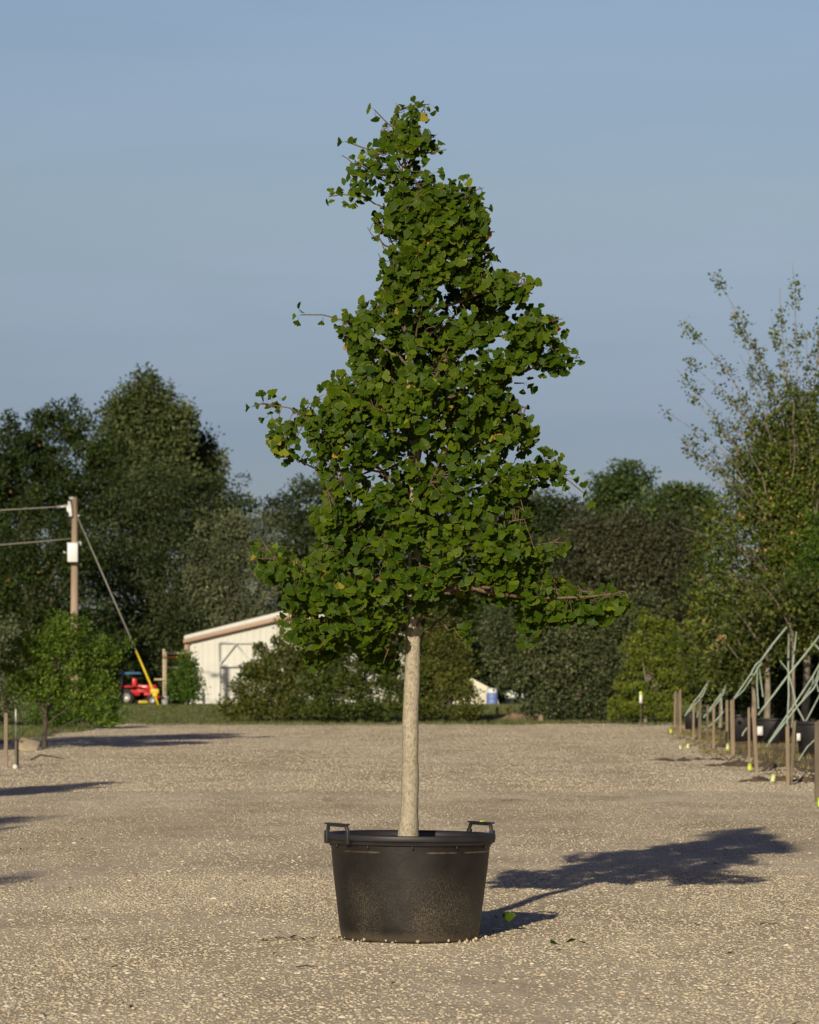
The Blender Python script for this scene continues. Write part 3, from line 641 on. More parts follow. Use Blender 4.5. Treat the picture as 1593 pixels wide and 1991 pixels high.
def fol(nm, a, b_, c, acc_=None, tr_=.2, patch=(.7, .75, .7), g=1.7):
    a, b_, c = [(x[0] * g, x[1] * g, x[2] * g * .85) for x in (a, b_, c)]
    return foliage(nm, [(0, a), (.45, b_), (.93, c), (.96, c), (1, acc_ or c)], tr_, .6, patch=patch)
F1 = fol('dark_leaf', (.014, .028, .006), (.028, .048, .008), (.056, .082, .014), (.30, .15, .05), g=1.0)
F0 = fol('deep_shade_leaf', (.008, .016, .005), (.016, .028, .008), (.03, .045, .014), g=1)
F2 = fol('olive_leaf', (.030, .045, .016), (.058, .075, .026), (.10, .12, .045), (.25, .18, .08), g=1.35)
F3 = fol('greygreen_leaf', (.016, .028, .009), (.036, .052, .018), (.075, .096, .036), g=1.2)
F4 = fol('pale_olive_leaf', (.045, .058, .032), (.09, .105, .06), (.17, .18, .11), g=1.4)
F5 = fol('shrub_leaf', (.026, .036, .008), (.064, .076, .014), (.125, .125, .032), (.2, .16, .05), g=1.4)
F6 = fol('myrtle_leaf', (.022, .034, .016), (.05, .062, .028), (.10, .105, .055), (.38, .16, .27))
F7 = fol('bright_leaf', (.030, .046, .005), (.075, .100, .009), (.135, .160, .018), (.24, .22, .03), g=1.45)
F8 = fol('fresh_leaf', (.022, .050, .008), (.048, .095, .012), (.095, .15, .022), (.2, .2, .04), g=1.3)
F9 = fol('elm_leaf', (.018, .034, .004), (.050, .072, .008), (.118, .138, .02), (.42, .24, .08), g=1.45)
FB = fol('bed_leaf', (.016, .030, .005), (.040, .056, .009), (.095, .105, .02), (.3, .18, .05), g=1.2)
F10 = fol('drab_leaf', (.026, .030, .016), (.055, .058, .034), (.10, .098, .062), g=1.2)
F11 = fol('far_leaf', (.020, .038, .014), (.045, .070, .022), (.085, .115, .035), g=1.4)

# far woods closing the horizon
mb = MB(); nW = 5200
cx = np.concatenate([rng.uniform(-45, 45, 1700), rng.uniform(-190, 190, nW - 1700)]); cy = rng.uniform(205, 250, nW); hh = 7.2 + 2.2 * np.sin(cx * .21) * np.sin(cx * .083 + 1) + 1.2 * np.sin(cx * .7)
cz = zg(cx, cy) + rng.random(nW) ** .8 * hh; cs = np.stack([cx, cy, cz], 1); ci = np.repeat(np.arange(nW), 30); n = len(ci)
pos = cs[ci] + rng.normal(size=(n, 3)) * np.array([.9, .9, .6]); pos[:, 2] = np.maximum(pos[:, 2], 1.6)
scatter(mb, LEAFQ, LEAFF, rand_rots(n), pos, .60 * (.6 + .8 * rng.random(n)), np.clip(.2 + .5 * rng.random(nW)[ci] + .2 * rng.random(n), 0, .93))
tag(mb.build('far_woods', F1), 'distant dark woods along the horizon behind everything', 'woods', kind='stuff')

tree('broadleaf_tree', 'dark green spiky-topped tree at the far left with orange leaves', 'tree', 180.5, (70, 1370),
     [(20, 900, 80, 80), (75, 850, 45, 60), (118, 830, 28, 55), (150, 850, 26, 62), (60, 960, 130, 110), (150, 960, 80, 90), (100, 805, 14, 32), (146, 795, 10, 28), (175, 820, 12, 30), (20, 830, 20, 30), (-40, 1000, 120, 150), (205, 890, 40, 60)], F1, .28, 620, 42, .55, .4, accents=.004)
tree('broadleaf_tree', 'tallest olive tree on the left, its top above the round tree', 'tree', 204, (300, 1370),
     [(288, 752, 26, 34), (265, 790, 42, 40), (320, 800, 46, 42), (350, 812, 28, 26), (230, 815, 38, 34), (285, 850, 85, 50), (215, 880, 50, 60), (330, 870, 42, 34), (300, 920, 110, 60)], F2, .34, 420, 42, .85, .4, nlimb=26)
tree('broadleaf_tree', 'small olive treetop just right of the tallest tree', 'tree', 208, (395, 1370), [(388, 868, 26, 30), (412, 888, 18, 16), (372, 905, 40, 34), (400, 925, 40, 30)], F2, .32, 110, 42, .7, .25)
tree('broadleaf_tree', 'broad round grey-green tree behind the utility pole', 'tree', 180, (310, 1372),
     [(320, 980, 130, 85), (240, 990, 85, 80), (400, 985, 80, 70), (455, 1010, 45, 60), (300, 1080, 190, 110), (420, 1090, 90, 110), (200, 1100, 90, 90), (320, 1190, 200, 110), (300, 1280, 200, 90)], F3, .24, 1250, 44, .72, .45, nlimb=30)
tree('broadleaf_tree', 'dark tree with olive tinges behind the pole at the left edge', 'tree', 172, (60, 1372),
     [(60, 1080, 110, 80), (140, 1060, 70, 70), (20, 1160, 120, 100), (120, 1170, 110, 90), (60, 1270, 150, 90), (190, 1280, 80, 80), (-60, 1200, 120, 160)], F1, .26, 620, 42, .75, .4, accents=.006)
tree('broadleaf_tree', 'pale silvery olive tree above the white shed roof', 'tree', 178, (440, 1373),
     [(440, 1030, 60, 36), (500, 1040, 50, 40), (395, 1085, 40, 50), (450, 1090, 70, 50), (385, 1140, 35, 50), (520, 1110, 50, 60), (440, 1160, 80, 50), (460, 1010, 20, 20), (480, 1220, 90, 60)], F4, .20, 330, 42, .62, .25)
tree('broadleaf_tree', 'grey-green tree behind the left edge of the ginkgo', 'tree', 200, (610, 1375),
     [(590, 955, 36, 32), (635, 955, 40, 40), (555, 990, 34, 30), (525, 1005, 18, 24), (600, 1020, 80, 50), (660, 1060, 90, 90), (570, 1090, 80, 80), (600, 1170, 120, 90)], F3, .30, 440, 40, .75, .3)
tree('broadleaf_tree', 'dark tree directly behind the ginkgo crown', 'tree', 192, (820, 1375), [(760, 1040, 90, 70), (860, 1020, 90, 80), (820, 1130, 150, 100), (820, 1220, 180, 90), (930, 1060, 70, 70)], F1, .32, 520, 38, .85, .35)
tree('broadleaf_tree', 'olive tree showing just right of the ginkgo crown', 'tree', 158, (1050, 1376), [(1045, 985, 40, 40), (1080, 1010, 55, 45), (1010, 1050, 70, 60), (1085, 1080, 80, 70), (1000, 1140, 80, 80), (1090, 1160, 90, 80)], F3, .26, 440, 42, .72, .3)
tree('broadleaf_tree', 'feathery green treetop standing above the right background trees', 'tree', 196, (1210, 1376),
     [(1215, 925, 24, 26), (1245, 930, 18, 14), (1190, 950, 26, 24), (1175, 935, 10, 18), (1215, 965, 45, 34), (1170, 985, 36, 26), (1210, 1030, 80, 60)], F11, .34, 200, 42, .75, .3)
tree('broadleaf_tree', 'low green tree between the feathery treetop and the whippy tree', 'tree', 188, (1320, 1376),
     [(1295, 968, 24, 26), (1330, 965, 36, 24), (1365, 975, 30, 26), (1280, 1000, 45, 34), (1340, 1010, 70, 45), (1300, 1070, 90, 60)], F11, .34, 240, 42, .75, .3)
tree('broadleaf_tree', 'drab brown-grey wide tree behind the crape myrtle', 'tree', 140, (1190, 1376),
     [(1135, 1020, 34, 34), (1175, 1045, 50, 40), (1222, 1012, 30, 30), (1250, 1050, 46, 40), (1300, 1035, 34, 34), (1335, 1060, 40, 40), (1205, 1070, 70, 34), (1300, 1080, 60, 40), (1120, 1090, 70, 60), (1200, 1110, 110, 70), (1290, 1130, 90, 80), (1200, 1190, 120, 60), (1330, 1190, 60, 60)], F10, .20, 720, 42, .6, .35, nlimb=26)
tree('crape_myrtle', 'large grey-green crape myrtle with a few pink flowers behind the gravel', 'shrub', 107, (1090, 1405),
     [(1060, 1230, 70, 60), (1140, 1240, 80, 60), (1010, 1290, 60, 60), (1090, 1310, 110, 80), (1170, 1310, 70, 80), (1110, 1370, 90, 50), (1190, 1210, 60, 50), (1170, 1380, 60, 40), (975, 1240, 50, 50), (1240, 1180, 50, 30)], F6, .15, 820, 42, .42, .12, accents=.005, nlimb=24)
# shrubs right behind the gravel
tree('shrub', 'feathery olive shrub in front of the white shed', 'shrub', 105.5, (530, 1408),
     [(535, 1320, 60, 50), (480, 1365, 45, 36), (575, 1275, 50, 40), (500, 1310, 34, 24), (560, 1370, 90, 40), (610, 1300, 60, 70), (450, 1393, 34, 18), (575, 1235, 28, 20), (462, 1335, 18, 14), (520, 1280, 26, 18), (540, 1245, 16, 12), (505, 1255, 16, 12), (490, 1300, 24, 16), (545, 1215, 14, 12), (470, 1320, 12, 10)], F5, .13, 430, 42, .24, .08, nlimb=26)
tree('shrub', 'dense dark green shrub behind the left side of the ginkgo trunk', 'shrub', 104.5, (700, 1410),
     [(660, 1270, 40, 46), (700, 1240, 30, 40), (745, 1275, 46, 50), (640, 1330, 60, 44), (700, 1320, 60, 50), (775, 1335, 50, 54), (650, 1380, 80, 32), (745, 1382, 80, 30), (790, 1260, 20, 34), (620, 1290, 24, 22)], fol('dark_shrub_leaf', (.018, .034, .006), (.045, .066, .010), (.095, .11, .022), g=1.3), .12, 460, 46, .26, .07, nlimb=16, up=.7)
tree('shrub', 'olive brown shrub right of the ginkgo trunk', 'shrub', 105, (860, 1410),
     [(840, 1250, 34, 46), (880, 1235, 24, 40), (900, 1290, 26, 40), (850, 1310, 50, 50), (895, 1345, 34, 34), (835, 1370, 56, 36), (900, 1385, 40, 24), (860, 1205, 20, 24), (930, 1398, 22, 13), (825, 1215, 16, 24)], F5, .12, 330, 46, .24, .07, nlimb=18, up=.7)
tree('shrub', 'bright yellow-green upright shrub left of the stake row', 'shrub', 104, (1255, 1410),
     [(1252, 1215, 11, 40), (1232, 1260, 20, 50), (1278, 1230, 14, 48), (1262, 1290, 30, 40), (1300, 1225, 12, 50), (1296, 1300, 26, 60), (1318, 1270, 14, 46), (1222, 1350, 30, 50), (1262, 1362, 34, 46), (1325, 1330, 24, 50), (1305, 1378, 36, 32), (1198, 1385, 18, 26), (1345, 1290, 18, 60), (1240, 1385, 40, 22)], F7, .11, 330, 40, .20, .06, up=1.6, nlimb=24, bark_=M['bark'], accents=.01)
tree('shrub', 'small dark green cone-shaped shrub by the shed corner', 'shrub', 134, (366, 1370), [(364, 1345, 36, 26), (364, 1322, 29, 26), (363, 1298, 20, 20), (362, 1278, 10, 14)], F8, .13, 110, 40, .32, .06)
tree('shrub', 'hazy grey-green shrub at the left frame edge', 'shrub', 100, (5, 1415), [(0, 1250, 40, 60), (10, 1320, 50, 60), (-30, 1360, 60, 50), (20, 1380, 40, 34)], F4, .12, 200, 40, .35, .08)
tree('shrub', 'low dark shrub clump behind the small potted tree', 'shrub', 96, (180, 1418), [(200, 1375, 40, 34), (140, 1385, 50, 30), (90, 1390, 50, 26), (215, 1398, 25, 14)], F8, .11, 150, 40, .28, .05)

# ---- the small round tree at the left, its kin out of frame on the left (their shadows cross the gravel)
FT = fol('green_leaf', (.022, .046, .006), (.056, .092, .010), (.11, .15, .02), (.2, .18, .04), .25)
pT, DT = G(86, 1456)
def small_tree(label, group=None):
    k = DT; return tree('round_headed_tree', label, 'tree', k, (86, 1456),
     [(120, 1230, 60, 26), (60, 1265, 50, 40), (155, 1262, 70, 45), (208, 1268, 32, 36), (110, 1315, 85, 50), (190, 1335, 40, 40), (55, 1335, 36, 26), (165, 1375, 45, 22), (200, 1395, 22, 10), (100, 1350, 60, 22), (20, 1305, 20, 34), (252, 1250, 9, 12), (130, 1205, 36, 12)], FT,   .085, 330, 42, .17, .060, nlimb=26, group=group)
rt = small_tree('round green tree on a thin dark trunk at the left edge', 'row of young trees left of the yard')
rt2 = []
def copy_tree(root, loc, rz, sc, label, group=None):
    r_ = root.copy(); COL.objects.link(r_); r_.location = loc; r_.rotation_euler = (0, 0, rz); r_.scale = (sc[0], sc[0], sc[1]); r_['label'] = label
    if group: r_['group'] = group
    for ch in list(root.children):
        c = ch.copy(); COL.objects.link(c); c.parent = r_
    return r_
for i, (tx, tD, wd, ht, nm) in enumerate([(-8.2, 31, .8, 1.75, 'second'), (-7.35, 19.4, .8, 1.75, 'third'), (-6.6, 9.4, .75, 1.75, 'nearest'), (-12.2, 62, 2.0, 3.0, 'tallest')]):
    copy_tree(rt, (tx, tD - CAMD, zg1(tx, tD - CAMD)), i * 1.9 + .7, (wd, ht), 'tree out of view on the left, %s of those whose shadows reach the gravel' % nm, 'row of young trees left of the yard')

# ---- the big whippy tree at the right
def whip_tree():
    D = 80; b0 = P(1562, 1420, D); b0[2] = zg1(b0[0], b0[1]); root = empty('whippy_elm_tree', b0)
    tag(root, 'large whippy green tree at the right edge with bare shoots against the sky', 'tree')
    wb = MB(); lf = MB(); k = D / FPX
    tips = [(1382, 537), (1338, 616), (1308, 722), (1545, 512), (1590, 620), (1308, 792), (1350, 760), (1335, 690), (1420, 600), (1505, 600), (1520, 550), (1600, 560), (1350, 860), (1370, 900), (1340, 830), (1460, 640), (1430, 700), (1480, 680), (1560, 640),
            (1620, 680), (1680, 640), (1660, 760), (1400, 760), (1390, 820), (1530, 690), (1440, 760)]
    pos = []; rn = []
    for j in range(105):
        if j < len(tips): tx, ty = tips[j]
        else: tx = random.uniform(1345, 1720); ty = 640 + abs(tx - 1530) * .9 + random.uniform(60, 330)
        d0 = random.uniform(-.25, .25) * 3; p1 = P(tx, ty, D); p1[1] += d0
        st = P(1562 + random.uniform(-25, 25), random.uniform(1150, 1260), D); st[1] += random.uniform(-.4, .4)
        Ln = np.linalg.norm(p1 - st); n = 14
        pts = bez(st, p1, (-(p1[0] - st[0]) * .22, 0, Ln * .03), n) + rng.normal(size=(n, 3)) * .035; pts += (np.linspace(0, 1, n)[:, None] ** 5) * np.array([(p1[0] - st[0]) * .10, 0, -Ln * .02]) * random.uniform(-.5, 1)
        wb.tube(pts, np.linspace(.026, .006, n), 5, cap=False)
        m_ = int(Ln * 52)
        for q in range(m_):
            f = rng.random() ** (.85); c = np.array([np.interp(f * (n - 1), range(n), pts[:, i]) for i in range(3)])
            if f > .62 and math.sin(f * 40 + j) < -.1: continue
            spread = .04 + .28 * (1 - f)
            # side twiglet
            e = c + rng.normal(size=3) * spread
            if q % 5 == 0: wb.tube([c, (c + e) / 2 + rng.normal(size=3) * .02, e], [.008, .006, .004], 4, cap=False)
            for _ in range(5 if f < .6 else 2): pos.append(e + rng.normal(size=3) * .055); rn.append(rng.random() * .9)
    lobes = [(1470, 930, 60, 50), (1500, 850, 50, 60), (1560, 800, 50, 60), (1430, 1000, 50, 50), (1385, 1080, 40, 50), (1350, 1130, 30, 50), (1480, 1010, 110, 90), (1570, 950, 80, 100), (1420, 1060, 80, 70), (1540, 1080, 120, 100), (1400, 1140, 75, 70), (1480, 1170, 110, 80), (1580, 1180, 90, 80), (1420, 1220, 85, 55), (1390, 1290, 60, 45), (1500, 1245, 100, 34), (1440, 1290, 60, 40), (1650, 1000, 100, 150), (1640, 1180, 90, 100), (1360, 1200, 40, 50), (1580, 860, 70, 90), (1500, 900, 60, 70)]
    for l in lobes:
        c = P(l[0], l[1], D); rx, rz = l[2] * k, l[3] * k; n = int(l[2] * l[3] * .0072)
        dd = rng.normal(size=(n, 3)); dd /= np.linalg.norm(dd, axis=1)[:, None]; cc = c + dd * (rng.random(n) ** .4)[:, None] * np.array([rx, (rx + rz) * .45, rz])
        for q in cc:
            base = rng.random(); m_ = 44; cr_ = .26 * (.5 + .8 * rng.random())
            e = rng.normal(size=(m_, 3)) * cr_ * .6; pos += list(q + e); rn += list(np.clip(.15 + .6 * base + rng.normal(size=m_) * .12, 0, .93))
            if rng.random() < .10: wb.tube(bez(P(1562, 1200, D), q, (0, 0, .15), 5), [.04, .03, .02, .012, .006], 5, cap=False)
    pos = np.array(pos); rn = np.array(rn); n = len(pos); q = rng.random(n) < .012; rn[q] = 1.0
    scatter(lf, LEAFQ * np.array([1.3, 1, 1]), LEAFF, frames(rng.normal(size=(n, 3)), rng.normal(size=(n, 3)) + np.array([0, -.4, .6])), pos, .075 * (.6 + .8 * rng.random(n)), rn)
    # a hanging spray of dead orange leaves
    n = 150; c = P(1396, 1258, D - 2.2); c2 = P(1414, 1292, D - 2.2); u = rng.random(n)[:, None]
    pp = c * (1 - u) + c2 * u + rng.normal(size=(n, 3)) * np.array([.10, .10, .17])
    dl = MB(); scatter(dl, LEAFQ * np.array([1.3, 1, 1]), LEAFF, rand_rots(n), pp, .095 * (.6 + .7 * rng.random(n)), rng.random(n))
    dl.build('dead_spray', M['deadleaf'], root)
    lf.build('crown', F9, root)
    tb = MB(); tb.tube(bez(b0, P(1565, 1150, D), (.08, 0, 0), 8), np.linspace(.11, .07, 8), 10); tb.build('trunk', M['bark'], root, smooth=True)
    wb.build('branches', M['bark'], root)
M['deadleaf'] = foliage('dead_leaf', [(0, (.26, .15, .05)), (.5, (.42, .29, .11)), (1, (.46, .36, .17))], .25)
whip_tree()

# ------------------------------------------------------------------ utility pole, wires, guy
D = 130; k = D / FPX
b0 = P(145, 1374, D); b0[2] = zg1(b0[0], b0[1])
pole = empty('utility_pole', b0); tag(pole, 'wooden utility pole with a white box at the left', 'utility pole')
mb = MB(); mb.tube([b0, P(145, 1200, D), P(146, 967, D)], [8.4 * k, 7.6 * k, 6 * k], 14); mb.build('shaft', M['pwood'], pole, smooth=True)
def at(px, py, dd=0): return P(px, py, D + dd)
mb = MB(); mb.box(at(142, 1075, -.42), (20 * k, .32, 36 * k)); mb.box(at(142, 1056.5, -.42), (22 * k, .36, 2.5 * k)); mb.build('meter_box', M['white'], pole, bevel=.02)
mb = MB(); mb.tube([at(152, 1054, -.2), at(157, 1054, -.2), at(157, 1062, -.2)], .05, 8); mb.build('conduit', M['galv'], pole); mb = MB(); mb.tube([at(125, 1074, -.2), at(132, 1075, -.35)], .05, 6); mb.build('conduit', M['galv'], pole)
mb = MB(); mb.tube([at(135, 975, -.2), at(137, 990, -.25), at(138, 1004, -.25)], .075, 8); mb.tube([at(131, 983, -.2), at(134, 996, -.25)], .06, 8); mb.build('insulator', M['white'], pole)
mb = MB(); mb.box(at(141, 969, 0), (12 * k, .2, 5 * k)); mb.build('bracket', M['galv'], pole); mb = MB(); mb.box(at(153, 1003, 0), (6 * k, .12, 4 * k)); mb.build('bracket', M['galv'], pole)
def wire(name, pts, r_, label, m_=M['wire']):
    mb = MB(); mb.tube(pts, r_, 6); tag(mb.build(name, m_, loc=pts[0]), label, 'wire')
def sag(p0, p1, s): return bez(p0, p1, (0, 0, -s), 14)
wire('overhead_wire', sag(at(133, 984), at(-420, 1000, 10), .12), .024, 'upper pale overhead wire running left from the pole top')
wire('overhead_wire', sag(at(142, 1047), at(-420, 1080, 10), .12), .024, 'lower pale overhead wire running left from the pole')
mb = MB(); mb.tube([at(133, 984, -.02), at(110, 986, -.02)], .06, 6); mb.build('splice_sleeve', M['galv'], pole)
wire('guy_wire', [at(151, 1005), at(268, 1272, -2)], .026, 'diagonal guy wire from the pole down to the yellow guard')
g0 = empty('guy_guard', at(308, 1369, -3)); tag(g0, 'yellow plastic guard sleeve on the guy wire by the tractor', 'guy guard')
mb = MB(); mb.tube([at(265, 1266, -2), at(285, 1312, -2.4), at(300, 1347, -2.8), at(308, 1371, -3)], [.042, .048, .052, .045], 8); mb.build('sleeve', M['yellow'], g0)
mb = MB(); mb.box(at(301, 1344, -2.9), (16 * k, .1, 9 * k)); mb.box(at(301.5, 1351, -2.9), (9 * k, .1, 8 * k)); mb.build('flag', M['yellow'], g0, bevel=.02)

# ------------------------------------------------------------------ white metal shed
D = 150; k = D / FPX
def at(px, py, dd=0): return P(px, py, D + dd)
sb = at(365, 1372); shed = empty('metal_shed', sb); tag(shed, 'white corrugated metal shed with peach trim and pale low roof', 'shed')
gb = zg1(sb[0], sb[1]) - .1
def front_wall():
    mb = MB(); x0, x1 = at(366, 0)[0], at(790, 0)[0]; xm = (x0 + x1) / 2; n = 260; xs_ = np.linspace(x0, x1, n)
    ph = ((xs_ - x0) / .30) % 1.0; yy = np.where(ph < .14, -.022, 0.0)
    topz = at(0, 1243)[2] + (xm - x0 - np.abs(xs_ - xm)) * .235
    # base of the wall sweeps down a little at the left corner apron
    V = []
    for x_, y_, z_ in zip(xs_, yy, topz): V += [[x_, sb[1] + y_, gb], [x_, sb[1] + y_, z_]]
    F = [[2 * i, 2 * i + 2, 2 * i + 3, 2 * i + 1] for i in range(n - 1)]
    mb.add(V, F); L_ = 16.0
    e = len(V)
    for x_, z_ in ((x0, topz[0]), (x1, topz[-1])):
        mb.add([[x_, sb[1], gb], [x_, sb[1] + L_, gb], [x_, sb[1] + L_, z_], [x_, sb[1], z_]], [[0, 1, 2, 3]])
    mb.add([[x0, sb[1] + L_, gb], [x1, sb[1] + L_, gb], [x1, sb[1] + L_, topz[-1]], [xm, sb[1] + L_, topz[n // 2]], [x0, sb[1] + L_, topz[0]]], [[0, 1, 2, 3, 4]])
    mb.build('wall', M['wall'], shed); return x0, x1, xm, topz[0], topz[n // 2], L_
x0, x1, xm, ze, zr, L_ = front_wall()
mb = MB()
for sx, xe in ((-1, x0 - .18), (1, x1 + .18)):
    a = np.array([xe, sb[1] - .3, ze - .04]); b_ = np.array([xm, sb[1] - .3, zr + .02]); up_ = np.array([0, 0, .28]); dy = np.array([0, L_ + .6, 0])
    rnd_ = np.array([sx * .10, 0, .12]) 
    V = [a, b_, b_ + up_, a + up_ * .75, a + dy, b_ + dy, b_ + up_ + dy, a + up_ * .75 + dy]
    mb.add(V, [[0, 1, 2, 3], [7, 6, 5, 4], [3, 2, 6, 7], [0, 4, 5, 1], [0, 3, 7, 4]])
rf = mb.build('roof', M['roof'], shed, bevel=.06)
mb = MB()
for sx, xe in ((-1, x0 - .2), (1, x1 + .2)):
    a = np.array([xe, sb[1] - .34, ze - .20]); b_ = np.array([xm, sb[1] - .34, zr - .14]); up_ = np.array([0, 0, .17]); dy = np.array([0, .12, 0])
    mb.add([a, b_, b_ + up_, a + up_, a + dy, b_ + dy, b_ + up_ + dy, a + up_ + dy], [[0, 1, 2, 3], [7, 6, 5, 4], [3, 2, 6, 7], [0, 4, 5, 1], [0, 3, 7, 4]])
mb.box((x0 - .06, sb[1] - .08, (gb + ze - .3) / 2 + .9), (.2, .18, (ze - .3 - gb) * .42)); mb.build('trim', M['trim'], shed)
mb = MB(); mb.tube([at(455, 1205, .6), at(455, 1186, .6)], .10, 10); mb.build('vent_pipe', M['white'], rf, loc=None)
bpy.data.objects[rf.name].location = (0, 0, 0)
dr = MB(); xa, xb = at(427, 0)[0], at(492, 0)[0]; zt = at(0, 1250)[2]; yd = sb[1] - .10
for (ax, az, bx_, bz) in ((xa, gb + .1, xa, zt), (xb, gb + .1, xb, zt), (xa, zt, xb, zt), (xa, (zt + gb) / 2 + .4, xb, (zt + gb) / 2 + .4)): dr.tube([(ax, yd, az), (bx_, yd, bz)], .05, 4)
door = dr.build('door_frame', M['white'], shed)
mb = MB(); zc = (zt + gb) / 2 + .45; xc_ = (xa + xb) / 2
mb.tube([(xa, yd - .02, zc + .05), (xc_, yd - .02, zt - .05)], .04, 4); mb.tube([(xc_, yd - .02, zt - .05), (xb, yd - .02, zc + .05)], .04, 4)
mb.box(((xa * 2 + xb) / 3, yd - .04, zc), ((xb - xa) * .6, .05, .12)); mb.build('brace', M['white'], door, loc=shed.location)
mb = MB(); V = [at(383, 1371, -2.2), at(424, 1372, -2.2), at(424, 1345, -.2), at(410, 1360, -.4)]; 
p_ = at(404, 1371, -1.5); mb.box((p_[0], p_[1], zg1(p_[0], p_[1]) + .05), (1.3, 2.6, .1)); mb.build('apron', M['roof'], shed, bevel=.02)

# timber rack beside the shed
D = 142; k = D / FPX
rack = empty('timber_rack', at(318, 1372)); tag(rack, 'open timber post and rail rack left of the cone shrub', 'rack')
def at(px, py, dd=0): return P(px, py, D + dd)
for (px, y0_, dd) in ((319, 1262, 0), (362, 1262, 0), (322, 1268, 2.5)):
    mb = MB(); a = at(px, y0_, dd); z0 = zg1(a[0], a[1]); mb.box((a[0], a[1], (z0 + a[2]) / 2), (.11, .11, a[2] - z0)); mb.build('post', M['lwood'], rack)
for (xa_, xb_, py, c) in ((319, 375, 1270, 'lwood'), (322, 372, 1278, 'orange'), (320, 372, 1298, 'lwood'), (300, 336, 1321, 'lwood')):
    mb = MB(); a = at(xa_, py, -.1); b_ = at(xb_, py, -.1); mb.box((a + b_) / 2, (b_[0] - a[0], .08, 3.4 * k)); mb.build('rail', M[c], rack)
mb = MB(); bk = empty('bucket', at(321, 1366, -3)); bk.location.z = zg1(bk.location.x, bk.location.y)
mb.lathe([(0, 0), (.14, 0), (.17, .36), (.185, .37), (.185, .4), (.16, .4), (.13, .03), (0, .03)], n=20); mb.build('pail', M['white'], bk, smooth=True, loc=(0, 0, 0)); 
mb = MB(); mb.tube([(-.18, 0, .38), (-.12, -.1, .27), (0, -.19, .22), (.12, -.1, .27), (.18, 0, .38)], .008, 5); mb.build('bail', M['galv'], bk, loc=(0, 0, 0))
tag(bk, 'white plastic bucket at the foot of the timber rack', 'bucket')

# ------------------------------------------------------------------ red tractor
def tractor():
    D = 136; c = P(266, 1368, D); c[2] = zg1(c[0], c[1]); root = empty('red_tractor', c, R(8)); tag(root, 'small red tractor with a blue canopy beyond the round tree', 'tractor')
    def part(nm, m_, f, bev=.02, par=None):
        mb = MB(); f(mb); return mb.build(nm, m_, par or root, loc=(0, 0, 0), bevel=bev)
    part('bonnet', M['red'], lambda m: (m.box((.42, 0, .72), (.85, .48, .34), taper=.9), m.box((.60, 0, .50), (.6, .34, .16))))
    part('body', M['red'], lambda m: (m.box((-.25, 0, .55), (.75, .42, .25)), m.box((-.10, -.0, .98), (.18, .42, .36)), m.box((-.45, -.32, .80), (.55, .2, .08)), m.box((-.45, .32, .80), (.55, .2, .08)), m.box((-.62, -.1, .42), (.35, .5, .22))))
    part('seat', M['rubber'], lambda m: (m.box((-.38, 0, .86), (.34, .36, .08)), m.box((-.54, 0, 1.05), (.07, .36, .34))))
    part('canopy', M['blue'], lambda m: (m.box((-.28, 0, 1.38), (.95, .8, .09), taper=.85)), .03)
    for y_ in (.3, -.3): part('canopy_post', M['steel'], lambda m: m.tube([(-.62, y_, .75), (-.62, y_, 1.36)], .022, 6), 0)
    part('steering_wheel', M['rubber'], lambda m: (m.tube([(.02 + .15 * math.cos(t) * .4, .15 * math.sin(t), 1.06 + .15 * math.cos(t)) for t in np.linspace(0, 6.28, 14)], .014, 5), m.tube([(.1, 0, .85), (.02, 0, 1.06)], .015, 5)), 0)
    part('headlight', M['label'], lambda m: m.box((.30, -.245, .76), (.20, .03, .15)), .01)
    for y_ in (.36, -.36): part('loader_arm', M['red'], lambda m: m.tube([(-.05, y_, .8), (.45, y_, .72), (.95, y_, .34)], .045, 6), 0)
    part('step', M['orange'], lambda m: m.box((-.35, -.42, .30), (.42, .16, .06)))
    part('mower_deck', M['tyellow'], lambda m: m.box((.30, -.1, .16), (.5, .8, .12)))
    for x_, r_, w_ in ((-.50, .36, .22), (.62, .24, .16)):
        for s_ in (-1, 1):
            mb = MB(); y_ = s_ * .42
            pr = [(r_ * .55, -w_ / 2), (r_ * .9, -w_ / 2), (r_, -w_ / 3), (r_, w_ / 3), (r_ * .9, w_ / 2), (r_ * .55, w_ / 2), (r_ * .55, -w_ / 2)]
            n = 22; V = [[x_ + rr * math.cos(2 * math.pi * q / n), y_ + zz, r_ + rr * math.sin(2 * math.pi * q / n)] for rr, zz in pr for q in range(n)]
            F = [[i * n + q, i * n + (q + 1) % n, (i + 1) * n + (q + 1) % n, (i + 1) * n + q] for i in range(len(pr) - 1) for q in range(n)]
            mb.add(V, F); wh = mb.build('wheel', M['rubber'], root, loc=(0, 0, 0))
            mb = MB(); mb.tube([(x_, y_ - w_ * .35, r_), (x_, y_ + w_ * .35, r_)], r_ * .56, 16); mb.build('rim', M['galv'], wh, loc=(0, 0, 0))
tractor()

